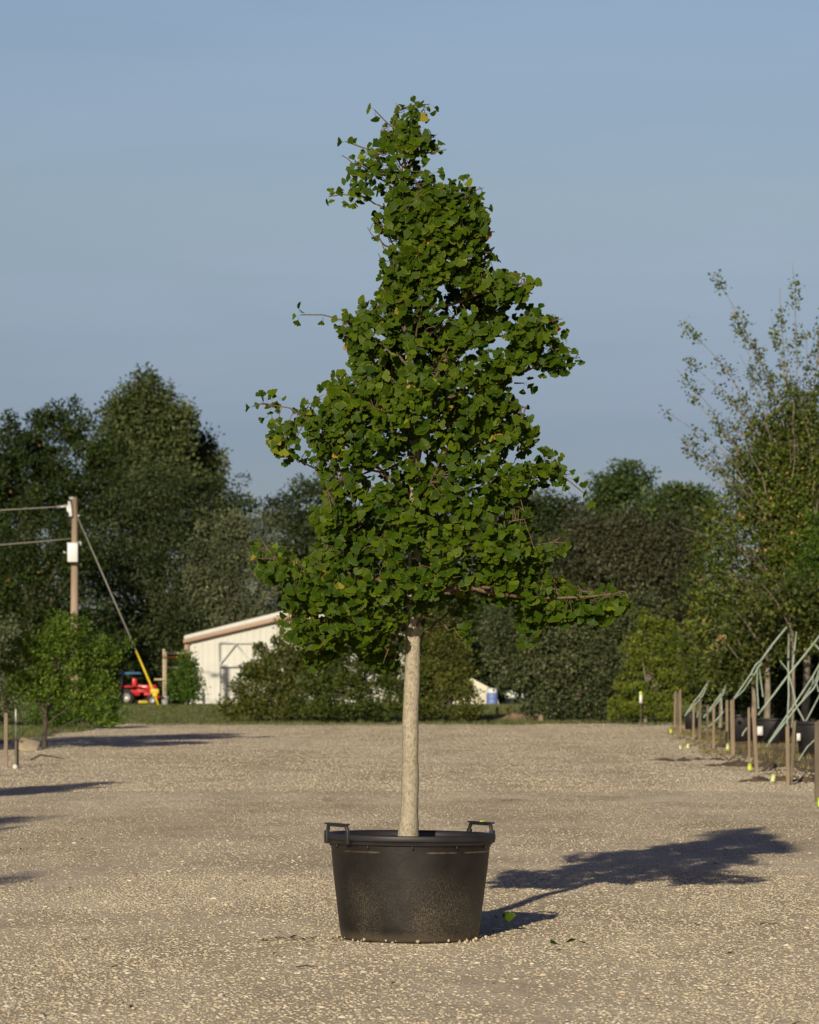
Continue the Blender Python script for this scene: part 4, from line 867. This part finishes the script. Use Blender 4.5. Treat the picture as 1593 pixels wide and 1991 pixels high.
# ------------------------------------------------------------------ things far behind, right of the trunk
def grounded(name, px, D, label, cat, rz=0):
    c = P(px, 1390, D); c[2] = zg1(c[0], c[1]); o = empty(name, c, rz); tag(o, label, cat); return o, c
o, c = grounded('canvas_tent', 925, 150, 'cream canvas shelter seen through the gap right of the trunk', 'tent')
mb = MB(); mb.add([(-1.1, -.8, 0), (1.1, -.8, 0), (1.1, .8, 0), (-1.1, .8, 0), (-.9, -.8, .75), (.9, -.8, .7), (.9, .8, .7), (-.9, .8, .75), (-.3, -.8, 1.25), (.0, .8, 1.2)],
           [[0, 1, 5, 4], [1, 2, 6, 5], [2, 3, 7, 6], [3, 0, 4, 7]]); mb.add([(-.95, -.85, .72), (.95, -.85, .68), (-.2, -.85, 1.28), (-.95, .85, .72), (.95, .85, .68), (-.2, .85, 1.28)], [[0, 1, 2], [5, 4, 3]])
mb.add([(-1.0, -.9, .70), (-.2, -.9, 1.30), (-.2, .9, 1.30), (-1.0, .9, .70)], [[0, 1, 2, 3]]); mb.add([(1.0, -.9, .66), (-.2, -.9, 1.305), (-.2, .9, 1.305), (1.0, .9, .66)], [[3, 2, 1, 0]])
mb.build('cover', M['cloth'], o, loc=(0, 0, 0))
for x_ in (-.95, .95): mb = MB(); mb.tube([(x_, -.86, 0), (x_, -.86, .72)], .03, 5); mb.build('pole', M['galv'], o, loc=(0, 0, 0))
o, c = grounded('barrel', 957, 146, 'blue and white upright barrel beside the canvas shelter', 'barrel')
mb = MB(); mb.lathe([(0, 0), (.22, 0), (.25, .04), (.26, .25), (.245, .27), (.26, .3), (.26, .52), (.245, .54), (.25, .60), (.0, .60)], n=24); mb.build('drum', M['bluep'], o, smooth=True, loc=(0, 0, 0))
mb = MB(); mb.lathe([(.24, .60), (.24, .74), (.20, .80), (0, .82)], n=24); mb.build('lid', M['white'], o, smooth=True, loc=(0, 0, 0))
def cart():
    o, c = grounded('utility_cart', 1003, 144, 'small white flat cart under the crape myrtle', 'cart', R(10))
    mb = MB(); mb.box((0, 0, .44), (.85, .6, .18), taper=1.12); mb.box((-.2, 0, .60), (.4, .5, .16), taper=.8); mb.build('body', M['white'], o, loc=(0, 0, 0), bevel=.03)
    mb = MB(); mb.box((0, 0, .31), (.8, .55, .07)); mb.build('chassis', plain('dark_green_paint', (.01, .07, .04), .5), o, loc=(0, 0, 0))
    for x_ in (-.28, .28):
        for y_ in (-.26, .26):
            mb = MB(); mb.tube([(x_, y_ - .05, .15), (x_, y_ + .05, .15)], .15, 14); mb.build('wheel', M['rubber'], o, loc=(0, 0, 0))
    mb = MB(); mb.tube([(-.4, 0, .4), (-.75, 0, .7), (-.75, .15, .72), (-.75, -.15, .72)], .02, 6); mb.build('handle', M['steel'], o, loc=(0, 0, 0))
cart()
for px, nm in ((967, 'left'), (988, 'right')):
    D = 112; p = P(px, 1388, D); z0 = zg1(p[0], p[1]); mb = MB(); mb.tube([(p[0], p[1], z0), (p[0], p[1], z0 + .32)], .045, 8); mb.tube([(p[0], p[1], z0 + .32), (p[0], p[1], z0 + .345)], .05, 8)
    tag(mb.build('yellow_marker_post', M['orange'], loc=(p[0], p[1], z0)), 'short yellow-orange marker post, %s one of the pair behind the gravel edge' % nm, 'marker post')
def mound(px, D, sx, sy, h_, label, m_):
    p = P(px, 1390, D); mb = MB(); n = 26; V = []
    for j in range(n):
        for i in range(n):
            u, v = i / (n - 1) * 2 - 1, j / (n - 1) * 2 - 1; r2 = u * u + v * v
            x_, y_ = p[0] + u * sx, p[1] + v * sy; V.append([x_, y_, zg1(x_, y_) - .03 + h_ * math.exp(-3.2 * r2) * (1 + .25 * math.sin(u * 7 + v * 5) + .15 * random.uniform(-1, 1))])
    mb.add(V, [[j * n + i, j * n + i + 1, (j + 1) * n + i + 1, (j + 1) * n + i] for j in range(n - 1) for i in range(n - 1)])
    tag(mb.build('mulch_mound', m_, smooth=True, loc=(p[0], p[1], zg1(p[0], p[1]))), label, 'mound')
mound(1022, 109, 1.0, 1.2, .5, 'low brown mulch mound at the foot of the crape myrtle', plain('tan_mulch', (.24, .17, .10), .95, var=.5, sc=6, bump=1))
p = P(1052, 1395, 106); z0 = zg1(p[0], p[1]); mb = MB(); mb.tube([(p[0], p[1], z0), (p[0], p[1], z0 + .22)], [.1, .085], 10)
tag(mb.build('tree_stump', M['wood'], loc=(p[0], p[1], z0)), 'short pale stump right of the mulch mound', 'stump')
# lime topped marker on a thin stem
p, D = G(1246, 1413); mk = empty('plot_marker', p); tag(mk, 'thin marker stake with lime and white top before the bright shrub', 'marker')
mb = MB(); mb.tube([p, (p[0], p[1], p[2] + .72)], .018, 6); mb.build('stem', M['dwood'], mk)
mb = MB(); mb.box((p[0], p[1] - .02, p[2] + .86), (.085, .05, .26)); mb.build('plate', M['label'], mk)
mb = MB(); mb.box((p[0], p[1] - .021, p[2] + 1.04), (.088, .052, .10)); mb.build('band', M['lime'], mk)

# ------------------------------------------------------------------ right-hand stake row
STK = 'wooden stakes along the right-hand bed'
def stake(x_top, x_bot, ytop, ybot, wpx, m_, label):
    p, D = G(x_bot, ybot); k = D / FPX; t_ = P(x_top, ytop, D); w_ = wpx * k; mb = MB()
    ax = t_ - p; V = []
    for f in (0, 1):
        c = p + ax * f - (np.array([0, 0, .1]) if f == 0 else 0)
        for sx, sy in ((-1, -1), (1, -1), (1, 1), (-1, 1)): V.append(c + np.array([sx * w_ / 2, sy * w_ / 2, .5 * w_ * sx * (.6 if f else 0)]))
    mb.add(V, [[0, 3, 2, 1], [4, 5, 6, 7], [0, 1, 5, 4], [1, 2, 6, 5], [2, 3, 7, 6], [3, 0, 4, 7]])
    tag(mb.build('wooden_stake', m_, loc=p, bevel=.004), label, 'stake', STK)
for a in [(1313, 1312, 1345, 1417, 4.2, M['wood'], 'thin stake, left one of the far bunch of three at the row end'),
          (1318, 1317.5, 1347, 1423, 3.4, M['dwood'], 'thin dark stake, middle one of the far bunch of three'),
          (1322.5, 1323, 1341, 1425, 4.2, M['wood'], 'thin stake, right one and tallest of the far bunch of three'),
          (1349, 1348, 1365, 1437, 4.2, M['wood'], 'short stake alone just right of the far bunch of three'),
          (1361, 1360, 1362, 1437, 6, M['dwood'], 'thick dark stake below the farthest strap fan'),
          (1376, 1375, 1371, 1455, 4.5, M['dwood'], 'dark stake, left one of the middle pair on the bed edge'),
          (1388, 1387, 1371, 1455, 5, M['wood'], 'lighter stake, right one of the middle pair on the bed edge'),
          (1413.5, 1414, 1362, 1452, 5, M['wood'], 'slim stake standing right behind a pale lime tag'),
          (1423.5, 1425, 1360, 1466, 8, M['wood'], 'thickest brown stake beside the pot with no tag'),
          (1456, 1457, 1376, 1483, 4.6, M['wood'], 'upright stake standing behind the bright lime tag'),
          (1465, 1472, 1376, 1500, 7, M['wood'], 'leaning stake right of the bright lime tag'),
          (1531, 1532, 1411, 1526, 7, M['wood'], 'tall upright stake in front of the nearest black pot'),
          (1545, 1537, 1402, 1521, 6.5, M['dwood'], 'leaning dark stake crossing behind the tall upright one'),
          (1588.5, 1589, 1402, 1560, 9, M['dwood'], 'thick stake at the right frame edge')]: stake(*a)
# lime tags at the stakes' feet
def lime(px, py, w_, h_, m_, label, tilt=0):
    p, D = G(px, py); k = D / FPX; root = empty('lime_tag', p); tag(root, label, 'tag', 'lime tags along the bed edge')
    c = p + np.array([tilt * h_ * k, 0, h_ * k * .5]); mb = MB(); mb.tube([p + np.array([0, 0, .02]), p + np.array([tilt * h_ * k * 1.5, 0, h_ * k])], [w_ * k * .5, w_ * k * .45], 10); mb.build('sleeve', m_, root)
    mb = MB(); mb.tube([p - np.array([0, 0, .05]), p + np.array([tilt * h_ * k * 1.6, 0, h_ * k * 1.06])], .012, 6); mb.build('peg', M['dwood'], root)
lime(1304.5, 1426, 6, 10, M['lime'], 'tiny bright lime tag at the far bunch of stakes')
lime(1323, 1459, 5, 10, M['limepale'], 'small pale lime tag, left one of the two on open gravel')
lime(1337, 1456, 6.5, 11, M['limepale'], 'small pale lime tag, right one of the two on open gravel', .1)
lime(1415, 1461, 7, 17, M['limepale'], 'tall pale lime tag against the slim stake')
lime(1458, 1499, 9, 16, M['lime'], 'bright lime yellow tag at the foot of the upright stake')
lime(1502, 1522, 9, 17, M['limepale'], 'pale whitish lime tag leaning in the near bed', .12)
lime(1536, 1524, 6, 14, M['limepale'], 'narrow lime tag right of the tall upright stake')
lime(1593, 1572, 6, 22, M['lime'], 'lime tag at the foot of the stake on the frame edge')

# black pots of the right row with their trunks
def bed_pot(px, ybase, wpx, label, tagpx=None, hpx=None):
    p, D = G(px, ybase); k = D / FPX; r_ = wpx * k / 2; h_ = r_ * 1.22 if not hpx else hpx * k; o = empty('nursery_pot', p); tag(o, label, 'plant pot', 'black pots in the right-hand bed')
    mb = MB(); mb.lathe([(0, 0), (r_ * .82, 0), (r_ * .95, h_ * .92), (r_ * .95, h_ * .94)], p, 40); mb.build('wall', M['blackpot'], o, smooth=True)
    mb = MB(); mb.lathe([(r_ * .955, h_ * .90), (r_, h_ * .90), (r_, h_), (r_ * .93, h_), (r_ * .92, h_ * .9)], p, 40); mb.build('rim', M['blackpot'], o, smooth=True)
    mb = MB(); mb.lathe([(0, h_ * .95), (r_ * .93, h_ * .93)], p, 40); mb.build('potting_soil', M['soil'], o)
    if tagpx:
        tx, ty, tw, th = tagpx; c = P(tx, ty, D - r_ * 1.02); mb = MB(); mb.box(c, (tw * k, .02, th * k)); mb.build('price_tag', M['label'], o)
    return p, D, h_
bed_pot(1442, 1441, 62, 'black pot behind the thickest brown stake', hpx=52)
pB, DB, hB = bed_pot(1503, 1445, 78, 'black pot with a white tag under the grey trunk', (1478, 1421, 11, 17), hpx=48)
pC, DC, hC = bed_pot(1592, 1472, 92, 'nearest black pot with a small white tag at the right edge', (1553, 1433, 7, 14), hpx=70)
p_, D_, h_ = bed_pot(1345, 1417, 30, 'small dark pot at the far end of the bed', hpx=30)
def bed_tree(name, label, D, xb, yb, xt, yt, wb_, wt, crown=None, m_=None):
    b0 = P(xb, yb, D); root = empty(name, b0); tag(root, label, 'tree'); k = D / FPX
    mb = MB(); pts = bez(b0, P(xt, yt, D), (.03, 0, 0), 8); mb.tube(pts, np.linspace(wb_ * k / 2, wt * k / 2, 8), 10)
    for s_ in (-1, 1, .4, -.5): mb.tube(bez(pts[-1], P(xt + s_ * 60, yt - 90, D + s_), (0, 0, .1), 5), np.linspace(wt * k * .4, .01, 5), 6, cap=False)
    mb.build('trunk', m_ or M['bark'], root, smooth=True)
    if crown:
        lf = MB(); n = 2600; c = np.concatenate([P(a, b_, D) + rng.normal(size=(n // len(crown), 3)) * np.array([rx * k, rx * k, ry * k]) * .55 for a, b_, rx, ry in crown]); n = len(c)
        scatter(lf, LEAFQ * np.array([1.3, 1, 1]), LEAFF, rand_rots(n), c, .10 * (.6 + .8 * rng.random(n)), rng.random(n) * .93); lf.build('crown', FB, root)
bed_tree('staked_tree', 'young tree with the thick grey trunk in the white tagged pot', DB + .1, 1491, 1402, 1490, 1278, 13, 10, [(1480, 1210, 70, 40), (1520, 1180, 60, 50)])
bed_tree('staked_tree', 'young tree with the tall brown trunk wrapped by two straps', 72, 1539, 1415, 1540, 1224, 9.5, 8, [(1540, 1170, 70, 45), (1590, 1190, 60, 40)])
bed_tree('staked_tree', 'short pale trunk rising behind the leaning stake', 74, 1465, 1395, 1464, 1332, 13, 6, [(1450, 1270, 40, 35), (1425, 1290, 40, 30)])
bed_tree('staked_tree', 'far young tree at the dark end of the bed', 90, 1400, 1415, 1400, 1330, 8, 6, [(1395, 1300, 60, 40), (1370, 1320, 40, 40), (1430, 1310, 40, 40)])
# dense dark hedge of trees standing deeper in the bed
tree('broadleaf_tree', 'dark leafy tree deep in shade behind the strapped trunks', 'tree', 92, (1540, 1415), [(1450, 1290, 90, 60), (1540, 1290, 90, 80), (1600, 1250, 80, 90), (1620, 1350, 80, 70), (1540, 1370, 100, 50), (1440, 1370, 60, 45), (1480, 1190, 90, 60)], F0, .13, 620, 40, .42, .12, depth=.5)
tree('broadleaf_tree', 'fresh green tree hanging over the straps at the right edge', 'tree', 79, (1640, 1420), [(1580, 1120, 50, 60), (1600, 1040, 50, 60), (1610, 1190, 60, 50), (1640, 1100, 60, 90)], F8, .085, 260, 60, .15, .08)

# tie straps
def strap(D, pts, w_, label, dbl=0, drop=0):
    q = [P(a, b_, D + (d[0] if (d := rest) else 0)) for a, b_, *rest in pts]
    q = np.array(q); mb = MB(); k = D / FPX; mb.tube(q, w_ * k / 2, 6)
    if dbl: q2 = q + np.array([dbl * k, .05, -dbl * k * .5]); q2[0] = q[0]; q2[-1] = q[-1]; mb.tube(q2, w_ * k / 2 * .8, 6)
    tag(mb.build('tie_strap', M['strap'], loc=q[0]), label, 'strap', 'pale green tie straps of the right-hand trees')
strap(70, [(1530, 1219), (1503, 1252), (1480, 1284)], 4.2, 'upper part of the strap slanting down left from the tall brown trunk')
strap(70, [(1480, 1284), (1461, 1309), (1440, 1340), (1424, 1363)], 3, 'forked strap running from the knot down to the thickest stake', dbl=6)
strap(69.9, [(1480, 1284), (1470, 1292), (1463, 1304), (1461, 1312), (1468, 1310), (1474, 1298), (1482, 1288)], 3.2, 'knotted strap loop midway down the long slanting strap')
strap(69.8, [(1473, 1300), (1472, 1330), (1475, 1378)], 2.6, 'loose strap end hanging straight from the knot')
strap(69.8, [(1477, 1300), (1480, 1325), (1484, 1355)], 2.6, 'shorter strap end hanging beside the grey trunk')
strap(67, [(1600, 1228), (1566, 1272), (1537, 1307), (1505, 1350), (1474, 1390)], 4, 'longest strap crossing in front of both trunks to the leaning stake')
strap(71.5, [(1534, 1232), (1533, 1290), (1534, 1350), (1531, 1410)], 3.4, 'strap hanging down the left side of the brown trunk')
strap(71.5, [(1549, 1228), (1545, 1262), (1541, 1300)], 3.2, 'strap running down the right side of the brown trunk')
strap(67, [(1516, 1284), (1532, 1303), (1545, 1352), (1548, 1372), (1564, 1402)], 3, 'strap crossing the others in an X by the brown trunk')
strap(64, [(1600, 1280), (1580, 1316), (1550, 1362), (1495, 1443)], 3.4, 'strap slanting down left in front of the white tagged pot', dbl=8)
strap(63, [(1600, 1300), (1583, 1338), (1552, 1372), (1490, 1452)], 3.4, 'lower parallel strap slanting toward the near bed')
strap(63, [(1582, 1316), (1578, 1335), (1586, 1322), (1592, 1345)], 3.2, 'small knotted strap loop at the right edge')
strap(62, [(1600, 1340), (1575, 1388), (1562, 1412)], 3, 'short strap at the right edge above the nearest pot')
strap(66, [(1582, 1250), (1600, 1270)], 3.4, 'stub of strap rising to the right frame edge')
strap(84, [(1380, 1322), (1362, 1350), (1350, 1364), (1332, 1392)], 3, 'farthest strap fan slanting down to the small dark pot', dbl=5)
strap(84, [(1362, 1350), (1360, 1375), (1355, 1395)], 2, 'loose strap end under the farthest strap fan')
strap(80, [(1415, 1328), (1402, 1349), (1386, 1372), (1368, 1396)], 3, 'faint strap between the thick dark stake and the middle pair', dbl=4)
strap(80, [(1402, 1344), (1403, 1365), (1404, 1385)], 2.4, 'loose hanging strap end right of the middle pair')
strap(76, [(1412, 1378), (1395, 1398), (1370, 1420)], 3, 'low strap running behind the middle pair of stakes')
strap(74, [(1453, 1415), (1446, 1424), (1443, 1431)], 3, 'short strap scrap lying against the pot')
strap(56, [(1593, 1430), (1570, 1452), (1535, 1505)], 2.6, 'thin strap slanting behind the tall upright stake')

# low banks, mulch and debris of the beds
def berm(px0, px1, py, h_, wd, m_, label, name='mulch_bank'):
    a, Da = G(px0, py); b_, Db = G(px1, py); n, mm = 60, 12; V = []
    for i in range(n):
        f = i / (n - 1); c = a * (1 - f) + b_ * f
        for j in range(mm):
            g_ = j / (mm - 1) * 2 - 1; x_, y_ = c[0], c[1] + g_ * wd + .4 * wd * math.sin(f * 9 + py)
            V.append([x_, y_, zg1(x_, y_) - .03 + (h_ + .03) * (1 - g_ * g_) * min(1, f * 6, (1 - f) * 6 + .3) * (1 + .35 * math.sin(f * 31) + .3 * random.uniform(-1, 1))])
    mb = MB(); mb.add(V, [[i * mm + j, i * mm + j + 1, (i + 1) * mm + j + 1, (i + 1) * mm + j] for i in range(n - 1) for j in range(mm - 1)])
    tag(mb.build(name, m_, smooth=True, loc=a), label, 'mulch bank')
berm(1365, 1640, 1490, .06, .8, M['mulch'], 'long dark mulch bank behind the bright lime tag')
berm(1420, 1640, 1519, .045, .4, M['mulch'], 'nearest low mulch bank across the bed')
berm(1250, 1420, 1478, .02, .9, M['mulch'], 'thin scatter of dark mulch spilling onto the gravel')
for (px, py, l_, a_, r_, lab) in [(1483, 1499, .5, 1.0, .03, 'dark forked branch lying between the near pots'), (1556, 1500, .55, .9, .02, 'dark slanting stick on the near bed'), (1560, 1520, .9, .25, .03, 'dark branch on the nearest bank'), (1397, 1448, .4, .9, .025, 'small dark branch by the middle pair of stakes')]:
    p, D = G(px, py); mb = MB(); q = p + np.array([l_ * math.cos(a_), 0, l_ * math.sin(a_) * .6]); mb.tube([p, (p + q) / 2 + [0, 0, .03], q], [r_, r_ * .8, r_ * .4], 6); mb.tube([p + (q - p) * .3, p + (q - p) * .4 + np.array([-.05, 0, .2])], [r_ * .6, r_ * .3], 5)
    tag(mb.build('dead_branch', M['dbark'], loc=p), lab, 'branch')
# dry grass and weeds
TV = np.array([[-.06, 0, 0], [.06, 0, 0], [.02, .1, .6], [0, .25, 1.0]]); TFt = [[0, 1, 2, 3]]
def tufts(name, n, xr, Dr, s, m_, label, cat, cond=None, clump=0):
    D = rng.uniform(*Dr, n); x = rng.uniform(*xr, n) if not callable(xr[0]) else None; y = D - CAMD
    if cond is not None: kk = cond(x, D); x, y = x[kk], y[kk]
    c = len(x); rep = 9; x = np.repeat(x, rep) + rng.normal(size=c * rep) * .05; y = np.repeat(y, rep) + rng.normal(size=c * rep) * .05; c = len(x)
    az = rng.random(c) * 6.28; l_ = .5 * rng.random(c); Rm = np.stack([np.stack([np.cos(az), -np.sin(az), -np.sin(az) * l_], 1), np.stack([np.sin(az), np.cos(az), np.cos(az) * l_], 1), np.stack([0 * az, 0 * az, np.ones(c)], 1)], 1)
    mb = MB(); scatter(mb, TV, TFt, Rm, np.stack([x, y, zg(x, y) - .02], 1), s * (.5 + rng.random(c)), np.repeat(rng.random(c // rep), rep)); tag(mb.build(name, m_), label, cat, kind='stuff')
patchy = lambda x, D: (np.sin(x * 2.1 + D * .6) + np.sin(D * 1.3 - x) > .3)
tufts('lawn_grass', 26000, (-22, 12), (80, 150), .09, M['grass'], 'short mown grass beyond the far edge of the gravel', 'grass', lambda x, D: ((D > gend(x) + .1) | (x < gxl(D) - .1)))
tufts('dry_weeds', 5200, (5.4, 12), (42, 96), .10, M['straw'], 'dry straw-coloured weeds in the right-hand bed', 'weeds', lambda x, D: (x > gxr(D) + .1) & patchy(x, D))
tufts('verge_weeds', 2600, (-12, -4.6), (32, 80), .07, M['straw'], 'sparse dry weeds along the left verge', 'weeds', lambda x, D: (x < -9.2 + 3.6 * np.exp(-((D - 46) / 6) ** 2)) & patchy(x, D))

# ------------------------------------------------------------------ left verge
stk = STK
def lpost(px, ytop, ybot, wpx, m_, label, name='wooden_stake', cat='stake'):
    p, D = G(px, ybot); k = D / FPX; h_ = (ybot - ytop) * k; mb = MB(); mb.box((p[0], p[1], p[2] + h_ / 2 - .05), (wpx * k, wpx * k, h_ + .1)); tag(mb.build(name, m_, loc=p, bevel=.004), label, cat)
lpost(12, 1386, 1494, 7, M['wood'], 'pale wooden stake standing at the left frame edge')
lpost(33, 1440, 1492, 7, M['dwood'], 'short dark stake right of the pale one at left')
lpost(31, 1378, 1440, 2.2, M['galv'], 'thin grey metal rod behind the left stakes', 'metal_rod', 'rod')
p, D = G(55, 1458); mb = MB(); k = D / FPX; mb.box(p + np.array([0, 0, .10]), (38 * k, .5, .05), np.array(Matrix.Rotation(R(16), 3, 'Y') @ Matrix.Rotation(R(25), 3, 'X'))); tag(mb.build('plank', M['lwood'], loc=p, bevel=.005), 'weathered plank lying askew beside the thin tree trunk', 'plank')
stick(90, 1480, [(-.28, 0, .01), (-.1, 0, .10), (.1, 0, .07), (.32, 0, .03)], .022, 'dark bent branch on the ground below the round tree')
p, D = G(30, 1496); mb = MB(); scatter(mb, ico_v, ICOF, rand_rots(1), np.array([p + np.array([0, 0, .03])]), np.array([[.06, .05, .045]]), np.array([1.0])); tag(mb.build('white_stone', M['pebble'], loc=p), 'pale round stone at the foot of the left stakes', 'stone')
